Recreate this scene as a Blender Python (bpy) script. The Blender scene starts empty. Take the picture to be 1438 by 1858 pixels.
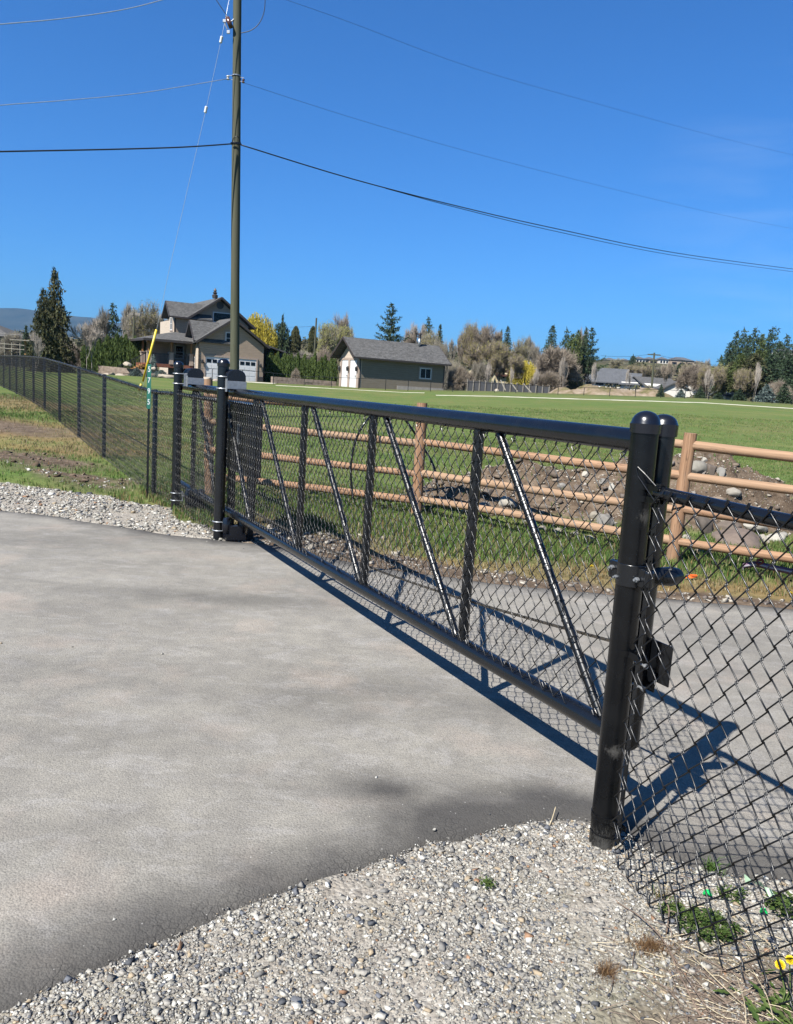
import bpy, math, random
import numpy as np
from mathutils import Vector, Matrix

# ------------------------------------------------------------------ camera
PW, PH, FPX = 1438, 1858, 1440.0
CAM_H, PITCH, ROLL = 1.55, math.radians(8.9), math.radians(3.7)
_F = np.array([0, math.cos(PITCH), -math.sin(PITCH)])
_R0 = np.array([1.0, 0, 0]); _U0 = np.cross(_R0, _F)
CR = _R0*math.cos(ROLL) + _U0*math.sin(ROLL)
CU = -_R0*math.sin(ROLL) + _U0*math.cos(ROLL)
scn = bpy.context.scene
COL = scn.collection
cam_d = bpy.data.cameras.new("camera")
cam_d.sensor_fit = 'VERTICAL'; cam_d.sensor_height = 36.0
cam_d.lens = FPX/PH*36.0
cam_d.clip_start = 0.05; cam_d.clip_end = 20000
cam = bpy.data.objects.new("camera", cam_d); COL.objects.link(cam)
cam.matrix_world = Matrix(((CR[0], CU[0], -_F[0], 0), (CR[1], CU[1], -_F[1], 0), (CR[2], CU[2], -_F[2], CAM_H), (0, 0, 0, 1)))
scn.camera = cam

# ------------------------------------------------------------------ light
AZ, EL = math.radians(39.03), math.radians(48.5)      # shadows run towards AZ
SKY_STRENGTH, SUN_STRENGTH, EXPOSURE = 0.052, 5.0, 1.50
world = bpy.data.worlds.new("World"); scn.world = world; world.use_nodes = True
wn = world.node_tree; bg = wn.nodes["Background"]
sky = wn.nodes.new("ShaderNodeTexSky"); sky.sky_type = 'NISHITA'; sky.sun_disc = False
sky.sun_elevation = EL; sky.sun_rotation = AZ + math.pi
sky.altitude = 500; sky.air_density = 1.0; sky.dust_density = 1.6; sky.ozone_density = 3.5
tint = wn.nodes.new("ShaderNodeMix"); tint.data_type = 'RGBA'; tint.blend_type = 'MULTIPLY'; tint.inputs[0].default_value = 1.0
tint.inputs[7].default_value = (0.255, 0.68, 1.15, 1)      # a dry, clear spring sky: deeper blue than the model's
wn.links.new(sky.outputs[0], tint.inputs[6]); wn.links.new(tint.outputs[2], bg.inputs[0]); bg.inputs[1].default_value = SKY_STRENGTH
# a faint streak of high cirrus low in the sky at the right
tc = wn.nodes.new("ShaderNodeTexCoord"); mp = wn.nodes.new("ShaderNodeMapping"); mp.inputs['Rotation'].default_value = (0.0, 0.45, 0.0); mp.inputs['Scale'].default_value = (2.2, 2.0, 11.0)
ns = wn.nodes.new("ShaderNodeTexNoise"); ns.inputs['Scale'].default_value = 2.4; ns.inputs['Detail'].default_value = 7; ns.inputs['Distortion'].default_value = .5
dt_ = wn.nodes.new("ShaderNodeVectorMath"); dt_.operation = 'DOT_PRODUCT'; dt_.inputs[1].default_value = (0.435, 0.885, 0.165)
rm = wn.nodes.new("ShaderNodeMapRange"); rm.inputs[1].default_value = .975; rm.inputs[2].default_value = 1.0; rn = wn.nodes.new("ShaderNodeMapRange"); rn.inputs[1].default_value = .48; rn.inputs[2].default_value = .80
ml = wn.nodes.new("ShaderNodeMath"); ml.operation = 'MULTIPLY'; m2 = wn.nodes.new("ShaderNodeMath"); m2.operation = 'MULTIPLY'; m2.inputs[1].default_value = .13
wn.links.new(tc.outputs['Generated'], mp.inputs[0]); wn.links.new(mp.outputs[0], ns.inputs['Vector']); wn.links.new(tc.outputs['Generated'], dt_.inputs[0]); wn.links.new(dt_.outputs['Value'], rm.inputs[0]); wn.links.new(ns.outputs[0], rn.inputs[0])
wn.links.new(rm.outputs[0], ml.inputs[0]); wn.links.new(rn.outputs[0], ml.inputs[1]); wn.links.new(ml.outputs[0], m2.inputs[0])
cl_ = wn.nodes.new("ShaderNodeMix"); cl_.data_type = 'RGBA'; cl_.inputs[7].default_value = (6.0, 7.0, 8.0, 1); wn.links.new(m2.outputs[0], cl_.inputs[0]); wn.links.new(tint.outputs[2], cl_.inputs[6]); wn.links.new(cl_.outputs[2], bg.inputs[0])
sun_d = bpy.data.lights.new("sun", 'SUN'); sun_d.energy = SUN_STRENGTH; sun_d.angle = math.radians(0.53); sun_d.color = (1.0, 0.96, 0.89)
sun = bpy.data.objects.new("sun", sun_d); COL.objects.link(sun)
sdir = Vector((math.sin(AZ)*math.cos(EL), math.cos(AZ)*math.cos(EL), -math.sin(EL)))
sun.rotation_euler = sdir.to_track_quat('-Z', 'Y').to_euler()
sun.location = (-20, -25, 40)
vs = scn.view_settings; vs.view_transform = 'Standard'; vs.look = 'None'; vs.exposure = EXPOSURE; vs.gamma = 1.0
scn.cycles.max_bounces = 6; scn.cycles.diffuse_bounces = 2; scn.cycles.glossy_bounces = 3
scn.cycles.volume_bounces = 0; scn.cycles.transparent_max_bounces = 6

# ------------------------------------------------------------------ where a line of sight meets the world
CO = np.array([0, 0, CAM_H])
def ray(x, y): return _F + CR*(x-PW/2)/FPX - CU*(y-PH/2)/FPX
def ground(x, y, z=0.0):
    d = ray(x, y); return CO + d*((z-CAM_H)/d[2])
def at(x, y, Y):
    d = ray(x, y); return CO + d*(Y/d[1])
def horizon(x): return 703.4 + (x-719)*0.0647

rng = np.random.default_rng(7)
random.seed(7)

# ------------------------------------------------------------------ smooth noise for terrain
_perm = np.random.default_rng(3).random((64, 64))
def vnoise(x, y):
    x = np.asarray(x, float); y = np.asarray(y, float)
    xi = np.floor(x).astype(int); yi = np.floor(y).astype(int)
    fx = x-xi; fy = y-yi; fx = fx*fx*(3-2*fx); fy = fy*fy*(3-2*fy)
    a = _perm[xi % 64, yi % 64]; b = _perm[(xi+1) % 64, yi % 64]
    c = _perm[xi % 64, (yi+1) % 64]; d = _perm[(xi+1) % 64, (yi+1) % 64]
    return (a*(1-fx)+b*fx)*(1-fy)+(c*(1-fx)+d*fx)*fy - 0.5
def fbm(x, y, o=4):
    s = 0; a = 1.0
    for k in range(o):
        s = s + a*vnoise(x*2**k+17*k, y*2**k+5*k); a *= 0.5
    return s
def sstep(t):
    t = np.clip(t, 0, 1); return t*t*(3-2*t)

# gate / fence line frame: d runs along the fence towards the camera's right, n points away from the camera
GD = np.array([0.4537, -0.891, 0.0]); GN = np.array([0.891, 0.4537, 0.0])
def gp(s, off, z): return GN*off + GD*s + np.array([0, 0, z])

# left fence posts (plan and height of the ground under each)
FENCE_PX = [(277, 901, 9.93), (187, 828, 12.8), (142, 790, 15.2), (107, 757, 17.7), (80, 738, 20.4), (60, 727, 23.0),
            (43, 718, 25.6), (29, 711, 28.2), (17, 705, 30.8), (6, 700, 33.4), (-4, 695, 36.0), (-13, 691, 38.6)]
FENCE_P = [at(*p) for p in FENCE_PX]

def terr(X, Y):
    X = np.asarray(X, float); Y = np.asarray(Y, float)
    u = np.clip(X/np.maximum(Y, 4), -0.8, 0.8)
    zf = np.interp(u, [-.7, -.22, 0, .1, .37, .6], [1.0, 1.1, 1.3, 1.7, 2.4, 2.4])
    t = (Y-11)/69.0
    t = np.where(t < 0, 0, np.where(t < .1, t*t*5, t-.05))
    t = np.minimum(t, 1.05)
    z = zf*t
    fy = [p[1] for p in FENCE_P]; fx = [p[0] for p in FENCE_P]
    base = np.interp(Y, [9.98, 12.8, 15.2, 17.7, 20.4, 26, 33, 45, 60], [0, .12, .19, .27, .32, .30, .22, .1, 0])
    lx = np.interp(Y, fy, fx)
    z = z + base*sstep((lx+3.0-X)/3.0)
    z = z + 0.26*sstep((Y-8.6)/2.5)*sstep((lx-.3-X)/1.5)*(Y < 60)*(fbm(X*.5, Y*.45, 4)+.12)
    H = np.interp(u, [-.7, -.3, -.1, .1, .25, .7], [13, 14, 18, 17, 27.5, 27.5])
    R = np.interp(u, [-.7, -.1, .1, .25, .7], [420, 400, 400, 600, 600])
    h = sstep((Y-125)/(R-125))
    z = z + H*h + h*2.0*fbm(X*.02, Y*.02, 3)
    z = z - 25*sstep((Y-R*1.15)/400)
    z = z + 0.02*fbm(X*.8, Y*.8, 2)*sstep((Y-10)/4)*(Y < 100)
    # mound of dug soil behind the rail fence
    z = z + mound(X, Y)
    return z
def mound(X, Y):
    m = 0
    for cx, cy, sx, sy, h in ((2.5, 10.75, 1.3, .75, .50), (4.15, 10.7, .75, .8, .80), (5.3, 10.5, .7, .7, .32), (.9, 11.0, .9, .6, .12), (3.3, 10.3, 1.0, .6, .30), (1.3, 10.6, .8, .55, .26)):
        m = m + h*np.exp(-((X-cx)/sx)**2*.9-((Y-cy)/sy)**2*.9)
    return m*(1+.35*fbm(X*1.8, Y*1.8, 4)) + np.minimum(m*2, .3)*.35*fbm(X*5, Y*5, 3)
def tz(X, Y): return float(terr(X, Y))

# ------------------------------------------------------------------ object helpers
def org_of(p):
    while p is not None:
        if '_o' in p: return np.array(p['_o'], float)
        p = p.parent
    return np.zeros(3)
def link(o, parent=None):
    COL.objects.link(o)
    if parent is not None: o.parent = parent
    return o
def tag(o, label=None, cat=None, group=None, kind=None):
    if label: o['label'] = label
    if cat: o['category'] = cat
    if group: o['group'] = group
    if kind: o['kind'] = kind
    return o
def thing(name, loc, label, cat, group=None, kind=None, rz=0):
    o = bpy.data.objects.new(name, None); o.empty_display_size = .2
    o.location = tuple(float(v) for v in loc); o.rotation_euler = (0, 0, rz)
    link(o); return tag(o, label, cat, group, kind)

class MB:
    """collects geometry for ONE mesh"""
    def __init__(s): s.v = []; s.f = []; s.m = []; s.n = 0; s.mi = 0
    def add(s, v, f):
        b = s.n; v = [tuple(float(c) for c in p) for p in v]
        s.v += v; s.n += len(v)
        for q in f: s.f.append(tuple(b+i for i in q)); s.m.append(s.mi)
        return s
    def box(s, c, size, ax=None):
        c = np.array(c, float); h = np.array(size, float)/2
        A = np.eye(3) if ax is None else np.array(ax, float)
        v = [c + A[0]*h[0]*x + A[1]*h[1]*y + A[2]*h[2]*z for x in (-1, 1) for y in (-1, 1) for z in (-1, 1)]
        return s.add(v, [(0, 1, 3, 2), (4, 6, 7, 5), (0, 4, 5, 1), (2, 3, 7, 6), (0, 2, 6, 4), (1, 5, 7, 3)])
    def beam(s, p0, p1, w, h, up=(0, 0, 1)):
        p0 = np.array(p0, float); p1 = np.array(p1, float); d = p1-p0; L = np.linalg.norm(d); d /= L
        a = np.cross(np.array(up, float), d); a /= np.linalg.norm(a); b = np.cross(d, a)
        return s.box((p0+p1)/2, (L, w, h), (d, a, b))
    def tube(s, pts, r, n=8, caps=True):
        pts = [np.array(p, float) for p in pts]; K = len(pts)
        rs = [r]*K if np.isscalar(r) else r
        v = []; prev = None
        for i, p in enumerate(pts):
            if i == 0: t = pts[1]-p
            elif i == K-1: t = p-pts[-2]
            else:
                t = (pts[i+1]-p)/max(1e-9, np.linalg.norm(pts[i+1]-p))+(p-pts[i-1])/max(1e-9, np.linalg.norm(p-pts[i-1]))
            t = t/max(1e-9, np.linalg.norm(t))
            if prev is None:
                a = np.cross(t, (0, 0, 1.0))
                if np.linalg.norm(a) < .1: a = np.cross(t, (1.0, 0, 0))
            else: a = prev - t*np.dot(prev, t)
            a /= max(1e-9, np.linalg.norm(a)); prev = a; b = np.cross(t, a)
            for k in range(n):
                an = 2*math.pi*k/n; v.append(p+(a*math.cos(an)+b*math.sin(an))*rs[i])
        f = [(i*n+k, i*n+(k+1) % n, (i+1)*n+(k+1) % n, (i+1)*n+k) for i in range(K-1) for k in range(n)]
        if caps: f += [tuple(range(n-1, -1, -1)), tuple((K-1)*n+k for k in range(n))]
        return s.add(v, f)
    def lathe(s, base, prof, n=24):
        """prof: (radius, z) list upward from base, closed at both ends"""
        base = np.array(base, float); v = []
        for r, z in prof:
            for k in range(n):
                an = 2*math.pi*k/n; v.append(base+np.array([r*math.cos(an), r*math.sin(an), z]))
        K = len(prof)
        f = [(i*n+k, i*n+(k+1) % n, (i+1)*n+(k+1) % n, (i+1)*n+k) for i in range(K-1) for k in range(n)]
        f += [tuple(range(n-1, -1, -1)), tuple((K-1)*n+k for k in range(n))]
        return s.add(v, f)
    def prism(s, poly, d):
        """planar polygon extruded by vector d"""
        d = np.array(d, float); p = [np.array(q, float) for q in poly]; n = len(p)
        v = p+[q+d for q in p]
        return s.add(v, [tuple(range(n-1, -1, -1)), tuple(range(n, 2*n))]+[(i, (i+1) % n, n+(i+1) % n, n+i) for i in range(n)])
    def ring(s, c, r, w, ax, n=16, frac=1.0, t=None, start=0):
        """band round an axis: c centre, ax axis (unit), w height, radial thickness t"""
        t = t or .003; ax = np.array(ax, float)
        a = np.cross(ax, (0, 1.0, 0)) if abs(ax[1]) < .9 else np.cross(ax, (1.0, 0, 0)); a /= np.linalg.norm(a); b = np.cross(ax, a)
        c = np.array(c, float); K = int(n*frac)+1; v = []
        for k in range(K):
            an = start+2*math.pi*k/n; e = a*math.cos(an)+b*math.sin(an)
            v += [c+e*r-ax*w/2, c+e*(r+t)-ax*w/2, c+e*(r+t)+ax*w/2, c+e*r+ax*w/2]
        f = [(i*4+j, i*4+(j+1) % 4, (i+1)*4+(j+1) % 4, (i+1)*4+j) for i in range(K-1) for j in range(4)]
        return s.add(v, f)
    def build(s, name, mat, parent=None, smooth=False, auto=False, bevel=0):
        me = bpy.data.meshes.new(name); org = org_of(parent)
        V = [(p[0]-org[0], p[1]-org[1], p[2]-org[2]) for p in s.v]
        me.from_pydata(V, [], s.f)
        mats = mat if isinstance(mat, (list, tuple)) else [mat]
        for m in mats: me.materials.append(m)
        if len(mats) > 1: me.polygons.foreach_set('material_index', s.m)
        if smooth:
            me.polygons.foreach_set('use_smooth', [True]*len(s.f))
            if auto: me.set_sharp_from_angle(angle=math.radians(35))
        me.update()
        o = bpy.data.objects.new(name, me); link(o, parent)
        if bevel:
            b = o.modifiers.new('bevel', 'BEVEL'); b.width = bevel; b.segments = 2; b.limit_method = 'ANGLE'
        return o
def wthing(name, loc, label, cat, group=None, kind=None):
    """thing whose parts are given in world coordinates"""
    o = thing(name, loc, label, cat, group, kind); o['_o'] = [float(v) for v in loc]; return o
def big_mesh(name, V, F, mat, parent=None, col=None, smooth=False, attrs=None):
    """V (n,3) array, F (m,k) array with k = 3 or 4"""
    me = bpy.data.meshes.new(name); V = np.asarray(V, np.float32)
    V = V-org_of(parent).astype(np.float32)
    F = np.asarray(F, np.int32); m, k = F.shape
    me.vertices.add(len(V)); me.vertices.foreach_set('co', V.ravel())
    me.loops.add(m*k); me.loops.foreach_set('vertex_index', F.ravel())
    me.polygons.add(m); me.polygons.foreach_set('loop_start', np.arange(0, m*k, k, dtype=np.int32))
    me.polygons.foreach_set('loop_total', np.full(m, k, np.int32))
    if smooth: me.polygons.foreach_set('use_smooth', np.ones(m, bool))
    if col is not None:
        a = me.color_attributes.new('col', 'FLOAT_COLOR', 'POINT')
        c = np.ones((len(V), 4), np.float32); c[:, :3] = col; a.data.foreach_set('color', c.ravel())
    for nm, arr in (attrs or {}).items():
        a = me.attributes.new(nm, 'FLOAT', 'POINT'); a.data.foreach_set('value', np.asarray(arr, np.float32).ravel())
    me.materials.append(mat); me.update(calc_edges=True); me.validate()
    o = bpy.data.objects.new(name, me); link(o, parent); return o
def log_obj(name, p0, p1, r0, r1, mat, parent, n=16, wob=0.0, seg=10, seed=0):
    """a round log as its own object, its local Z along the grain"""
    p0 = Vector(p0); p1 = Vector(p1); d = p1-p0; L = d.length
    rg = random.Random(seed); m = MB(); pts = []; rs = []
    ph = rg.random()*6
    for i in range(seg+1):
        t = i/seg; pts.append((wob*math.sin(t*3.1+ph)*.6, wob*math.cos(t*4.3+ph)*.6, L*t)); rs.append((r0+(r1-r0)*t)*(1+rg.uniform(-.025, .025)*(wob > 0)))
    m.tube(pts, rs, n)
    o = m.build(name, mat, None, True, True)
    o.parent = parent
    o.rotation_mode = 'QUATERNION'; o.rotation_quaternion = d.to_track_quat('Z', 'X')
    org = Vector(parent['_o']) if parent is not None and '_o' in parent else Vector((0, 0, 0))
    o.location = p0-org
    return o

# ------------------------------------------------------------------ materials
MATS = {}
class NT:
    def __init__(s, name):
        s.mat = bpy.data.materials.new(name); s.mat.use_nodes = True; s.t = s.mat.node_tree; s.b = s.t.nodes['Principled BSDF']; MATS[name] = s.mat
    def n(s, typ, **kw):
        nd = s.t.nodes.new('ShaderNode'+typ)
        for k, v in kw.items():
            if k in nd.inputs: nd.inputs[k].default_value = v
            else: setattr(nd, k, v)
        return nd
    def l(s, a, b): s.t.links.new(a, b)
    def set(s, **kw):
        for k, v in kw.items(): s.b.inputs[k.replace('_', ' ')].default_value = v
    def ramp(s, fac, stops):
        r = s.n('ValToRGB'); s.l(fac, r.inputs[0]); e = r.color_ramp.elements
        while len(e) < len(stops): e.new(.5)
        for i, (p, c) in enumerate(stops):
            e[i].position = p; e[i].color = (c[0], c[1], c[2], 1) if not np.isscalar(c) else (c, c, c, 1)
        return r.outputs[0]
    def noise(s, vec, scale, detail=4, rough=.55, dist=0):
        nd = s.n('TexNoise', Scale=scale, Detail=detail, Roughness=rough, Distortion=dist)
        if vec is not None: s.l(vec, nd.inputs['Vector'])
        return nd.outputs['Fac']
    def mix(s, fac, a, b, mode='MIX'):
        m = s.n('Mix', data_type='RGBA', blend_type=mode)
        for val, ix in ((fac, 0), (a, 6), (b, 7)):
            if isinstance(val, (float, int)): m.inputs[ix].default_value = val if ix == 0 else (val, val, val, 1)
            elif isinstance(val, tuple): m.inputs[ix].default_value = (*val, 1)
            else: s.l(val, m.inputs[ix])
        return m.outputs[2]
    def math(s, op, a, b=None, clamp=False):
        m = s.n('Math', operation=op, use_clamp=clamp)
        for v, i in ((a, 0), (b, 1)):
            if v is None: continue
            if isinstance(v, (float, int)): m.inputs[i].default_value = v
            else: s.l(v, m.inputs[i])
        return m.outputs[0]
    def bump(s, h, strength=.3, dist=.01):
        b = s.n('Bump', Strength=strength, Distance=dist); s.l(h, b.inputs['Height']); s.l(b.outputs[0], s.b.inputs['Normal'])
    def pos(s): return s.n('NewGeometry').outputs['Position']
    def obj(s): return s.n('TexCoord').outputs['Object']
    def scaled(s, vec, sc):
        m = s.n('Mapping'); m.inputs['Scale'].default_value = sc; s.l(vec, m.inputs[0]); return m.outputs[0]
    def attr(s, name): return s.n('Attribute', attribute_name=name)
    def island(s): return s.n('NewGeometry').outputs['Random Per Island']

def simple(name, col, rough=.6, metal=0, var=.12, scale=8, spec=.5, bump=0):
    m = NT(name); m.set(Roughness=rough, Metallic=metal, Specular_IOR_Level=spec)
    f = m.noise(m.obj(), scale, 5)
    m.l(m.ramp(f, [(.3, tuple(c*(1-var) for c in col)), (.7, tuple(min(1, c*(1+var)) for c in col))]), m.b.inputs['Base Color'])
    if bump: m.bump(f, bump, .01)
    return m.mat

def m_black(name, col=(.005, .006, .008), rough=.24, dust=(), spec=.5):
    m = NT(name); p = m.pos()
    f = m.noise(p, 9, 6, .6); f2 = m.noise(p, 60, 3)
    c = m.mix(m.ramp(f, [(.5, 0), (.85, .3)]), tuple(col), (.022, .022, .022)); m.set(Specular_IOR_Level=spec)
    for (x, y, z, r, hgt) in dust:
        sx = m.n('SeparateXYZ'); m.l(p, sx.inputs[0])
        dz = m.math('ABSOLUTE', m.math('SUBTRACT', sx.outputs[2], z)); dx = m.math('ABSOLUTE', m.math('SUBTRACT', sx.outputs[0], x))
        a = m.math('MULTIPLY', m.math('SUBTRACT', 1.0, m.math('DIVIDE', dz, hgt), True), m.math('SUBTRACT', 1.0, m.math('DIVIDE', dx, r), True))
        a = m.math('MULTIPLY', m.ramp(m.math('ADD', a, m.math('MULTIPLY', m.math('SUBTRACT', m.noise(m.scaled(p, (1, 1, .5)), 130, 8, .85), .5), 2.2)), [(.40, 0), (.95, 1)]), .6)
        a = m.math('MULTIPLY', a, m.ramp(dz, [(hgt*.9, 1), (hgt*1.1, 0)]))
        c = m.mix(a, c, (.13, .125, .115))
    m.l(c, m.b.inputs['Base Color'])
    m.l(m.math('ADD', m.math('MULTIPLY', f, .25), rough-.1), m.b.inputs['Roughness'])
    m.bump(f2, .06, .002)
    return m.mat
BLACK = m_black('black_powder_coat')
NEARBLACK = m_black('black_post_coat', (.003, .0035, .0045), .24, spec=.30, dust=((.815, 2.56, 1.185, .05, .05), (.80, 2.56, .37, .06, .05), (.80, 2.56, .0, .12, .16)))
BRACE = m_black('black_brace_coat', (.004, .005, .007), .30, spec=.4)
PLASTIC = m_black('black_plastic', (.008, .009, .014), .22)
WIRE = m_black('black_vinyl_wire', (.007, .007, .008), .30, spec=.38)
FARWIRE = m_black('black_vinyl_wire_weathered', (.014, .014, .015), .5)
GALV = simple('galvanised_steel', (.46, .48, .50), .42, .7, .15, 40)
CHAIN = simple('oiled_chain_steel', (.12, .105, .085), .45, .6, .4, 200)

def m_cedar():
    m = NT('cedar_log'); o = m.obj()
    g = m.noise(m.scaled(o, (26, 26, 1.3)), 2.2, 6, .65, .4)
    big = m.noise(m.scaled(o, (2, 2, .8)), 1.5, 3)
    c = m.ramp(g, [(.25, (.17, .085, .045)), (.5, (.35, .195, .108)), (.8, (.47, .295, .175))])
    c = m.mix(m.ramp(big, [(.4, 0), (.75, .45)]), c, (.36, .22, .14))
    # drying checks running along the grain
    w = m.noise(m.scaled(o, (14, 14, .5)), 1.6, 3, .6, .2)
    ck = m.ramp(m.math('ABSOLUTE', m.math('SUBTRACT', w, .5)), [(.0, 1), (.012, 0)])
    c = m.mix(m.math('MULTIPLY', ck, .8), c, (.045, .02, .012))
    vo = m.n('TexVoronoi', Scale=3.0); m.l(m.scaled(o, (3, 3, 1)), vo.inputs['Vector'])
    kn = m.ramp(vo.outputs['Distance'], [(.05, .85), (.12, 0)])
    c = m.mix(kn, c, (.14, .055, .03))
    # each log has its own tone
    oi = m.n('ObjectInfo')
    c = m.mix(m.math('MULTIPLY', oi.outputs['Random'], .55), c, (.40, .28, .18)); c = m.mix(m.ramp(m.noise(m.scaled(o, (3, 3, .6)), 3.5, 5, .7), [(.5, 0), (.68, .4)]), c, (.26, .205, .155))
    m.l(c, m.b.inputs['Base Color']); m.set(Roughness=.75, Specular_IOR_Level=.25)
    m.bump(m.math('SUBTRACT', g, m.math('MULTIPLY', ck, .8)), .5, .006); return m.mat
CEDAR = m_cedar()
def m_pole():
    m = NT('treated_pole_wood'); o = m.obj()
    g = m.noise(m.scaled(o, (40, 40, .7)), 1.5, 6, .7, .3)
    b = m.noise(m.scaled(o, (1.5, 1.5, .3)), 1.2, 3)
    c = m.ramp(g, [(.25, (.035, .038, .024)), (.5, (.085, .092, .058)), (.8, (.145, .148, .10))])
    c = m.mix(m.ramp(b, [(.35, 0), (.7, .5)]), c, (.11, .10, .07))
    m.l(c, m.b.inputs['Base Color']); m.set(Roughness=.8, Specular_IOR_Level=.2); m.bump(g, .5, .01); return m.mat
POLEWOOD = m_pole()
# ================================================================== GROUND
DRIVE_PX = [(-500, 2150), (0, 1850), (150, 1775), (300, 1708), (450, 1650), (560, 1608), (700, 1565), (800, 1530), (900, 1507), (1000, 1490),
            (1060, 1490), (1130, 1515), (1180, 1548), (1280, 1580), (1438, 1602), (1900, 1690), (2600, 1750), (2600, 1300), (1800, 1155), (1438, 1105), (1100, 1077),
            (900, 1058), (700, 1032), (600, 1012), (500, 990), (400, 980), (300, 968), (200, 952), (100, 936), (0, 926), (-300, 905), (-900, 900), (-2200, 1100), (-2400, 1900)]
DRIVE = np.array([ground(*p)[:2] for p in DRIVE_PX])
LGRAV = np.array([ground(*p)[:2] for p in [(-900, 850), (0, 884), (100, 893), (200, 905), (300, 925), (345, 948), (400, 958), (440, 985), (400, 1000), (0, 960), (-900, 960)]])
def inside(P, poly):
    x, y = P[:, 0], P[:, 1]; r = np.zeros(len(P), bool); n = len(poly)
    for i in range(n):
        x0, y0 = poly[i]; x1, y1 = poly[(i+1) % n]
        c = ((y0 > y) != (y1 > y)); 
        with np.errstate(divide='ignore', invalid='ignore'):
            xi = (x1-x0)*(y-y0)/(y1-y0+1e-12)+x0
        r ^= c & (x < xi)
    return r
def sdist(P, poly, close=True):
    """distance to the outline, positive inside"""
    d = np.full(len(P), 1e9)
    n = len(poly)
    for i in range(n):
        a = poly[i]; b = poly[(i+1) % n]; ab = b-a; t = np.clip(((P-a)@ab)/(ab@ab+1e-12), 0, 1)
        q = P-(a+t[:, None]*ab); d = np.minimum(d, np.hypot(q[:, 0], q[:, 1]))
    return np.where(inside(P, poly), d, -d)
def rough_edge(P, amp=.05, f=4):
    return amp*fbm(P[:, 0]*f, P[:, 1]*f, 4)
def px_blob(P, x, y, rx, ry=None, z=0):
    c = ground(x, y, z)[:2]; ry = ry or rx
    return np.exp(-((P[:, 0]-c[0])/rx)**2-((P[:, 1]-c[1])/ry)**2)

def axis(parts):
    a = []
    for lo, hi, st in parts: a += list(np.arange(lo, hi-1e-6, st))
    a.append(parts[-1][1]); return np.array(a)
def grid_mesh(xs, ys):
    X, Y = np.meshgrid(xs, ys); nx, ny = len(xs), len(ys)
    i = np.arange(nx*ny).reshape(ny, nx)
    F = np.stack([i[:-1, :-1], i[:-1, 1:], i[1:, 1:], i[1:, :-1]], -1).reshape(-1, 4)
    return X.ravel(), Y.ravel(), F

def edge_wobble(P):
    return np.where(P[:, 1] < 4, rough_edge(P, .022, 5)+rough_edge(P, .012, 16), rough_edge(P, .05, 4))
def ground_masks(P):
    """what covers the ground: gravel, bare dirt, dry grass (0..1 each)"""
    dd = sdist(P, DRIVE)+edge_wobble(P)
    near = (P[:, 1] < 3.4)
    lg = sdist(P, LGRAV)+rough_edge(P, .22, 2.2)
    gv = np.maximum(near*1.0, sstep(lg/.12+.5))
    right_far = (P[:, 0]*GN[0]+P[:, 1]*GN[1] > 2.1) & (P[:, 1] > 5.5)
    # strip between the asphalt and the rail fence
    t = -dd
    strip = right_far & (t > -.2) & (t < 3)
    xr = P[:, 0]
    w_dirt = np.interp(xr, [-3, -1.5, 0, 1.5, 3, 5], [.2, .75, .5, .35, .3, .55])
    w_dry = np.interp(xr, [-3, -1.5, 0, 1.5, 3, 5], [.5, 1.3, .75, .95, 1.0, 1.3])
    wob = rough_edge(P, .35, 1.6)
    dt = strip*sstep((w_dirt-t+wob)/.18+.5)
    dr = strip*sstep((w_dry-t+wob)/.5+.5)
    for (x, y, r, ry, k) in ((330, 945, .5, .5, 1), (420, 975, .7, .6, 1.2), (520, 960, .9, .7, 1.0), (620, 985, .6, .4, .9),
                             (160, 868, .7, .4, .9), (30, 838, 1.1, .8, 1.5), (155, 862, .8, .4, 1.2), (10, 790, 1.4, 1.0, 1.2), (80, 800, 1.0, .6, .8), (40, 742, 1.6, .9, .7)):
        dt = np.maximum(dt, np.clip(k*1.3*px_blob(P, x, y, r, ry, .1)+1.6*rough_edge(P, .35, 3)-.15, 0, 1))
    for (x, y, r, ry, k) in ((60, 790, 2.6, 1.8, 1.25), (130, 815, 1.6, 1.0, 1.0), (30, 750, 3.5, 2.4, 1.2), (230, 745, 1.5, 2.2, .7), (250, 780, 1.0, 1.5, .8), (1340, 1070, 1, .5, .9), (560, 960, 1.5, .6, .7)):
        dr = np.maximum(dr, np.clip(k*px_blob(P, x, y, r, ry, .15)*1.2+1.2*rough_edge(P, .4, 1.3), 0, 1))
    m = mound(P[:, 0], P[:, 1])
    dt = np.maximum(dt, sstep((m-.05)/.08+.3*fbm(P[:, 0]*3, P[:, 1]*3, 3)))
    # scraped earth right of the heap
    c = np.exp(-((P[:, 0]-6.6)/1.1)**2-((P[:, 1]-12.6)/.9)**2)
    dt = np.maximum(dt, np.clip(c*1.5+1.5*rough_edge(P, .4, 1.5)-.3, 0, 1))
    for (x, y, r, ry, k) in ((1330, 1800, .26, .30, 1.2), (1190, 1800, .14, .20, .75), (1300, 1700, .20, .15, .7), (1240, 1870, .3, .15, 1.0)):
        dt = np.maximum(dt, np.clip(k*1.2*px_blob(P, x, y, r, ry)+1.4*rough_edge(P, .4, 7)-.15, 0, 1)*near)
    gv = np.where(near, gv*(1-.8*dt), gv)
    far = P[:, 1] > 45
    dt = np.where(far, 0, dt)
    # bare earth berm behind the far fence and a faint worn line across the field
    return np.clip(gv, 0, 1), np.clip(dt, 0, 1), np.clip(dr, 0, 1), dd

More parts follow.
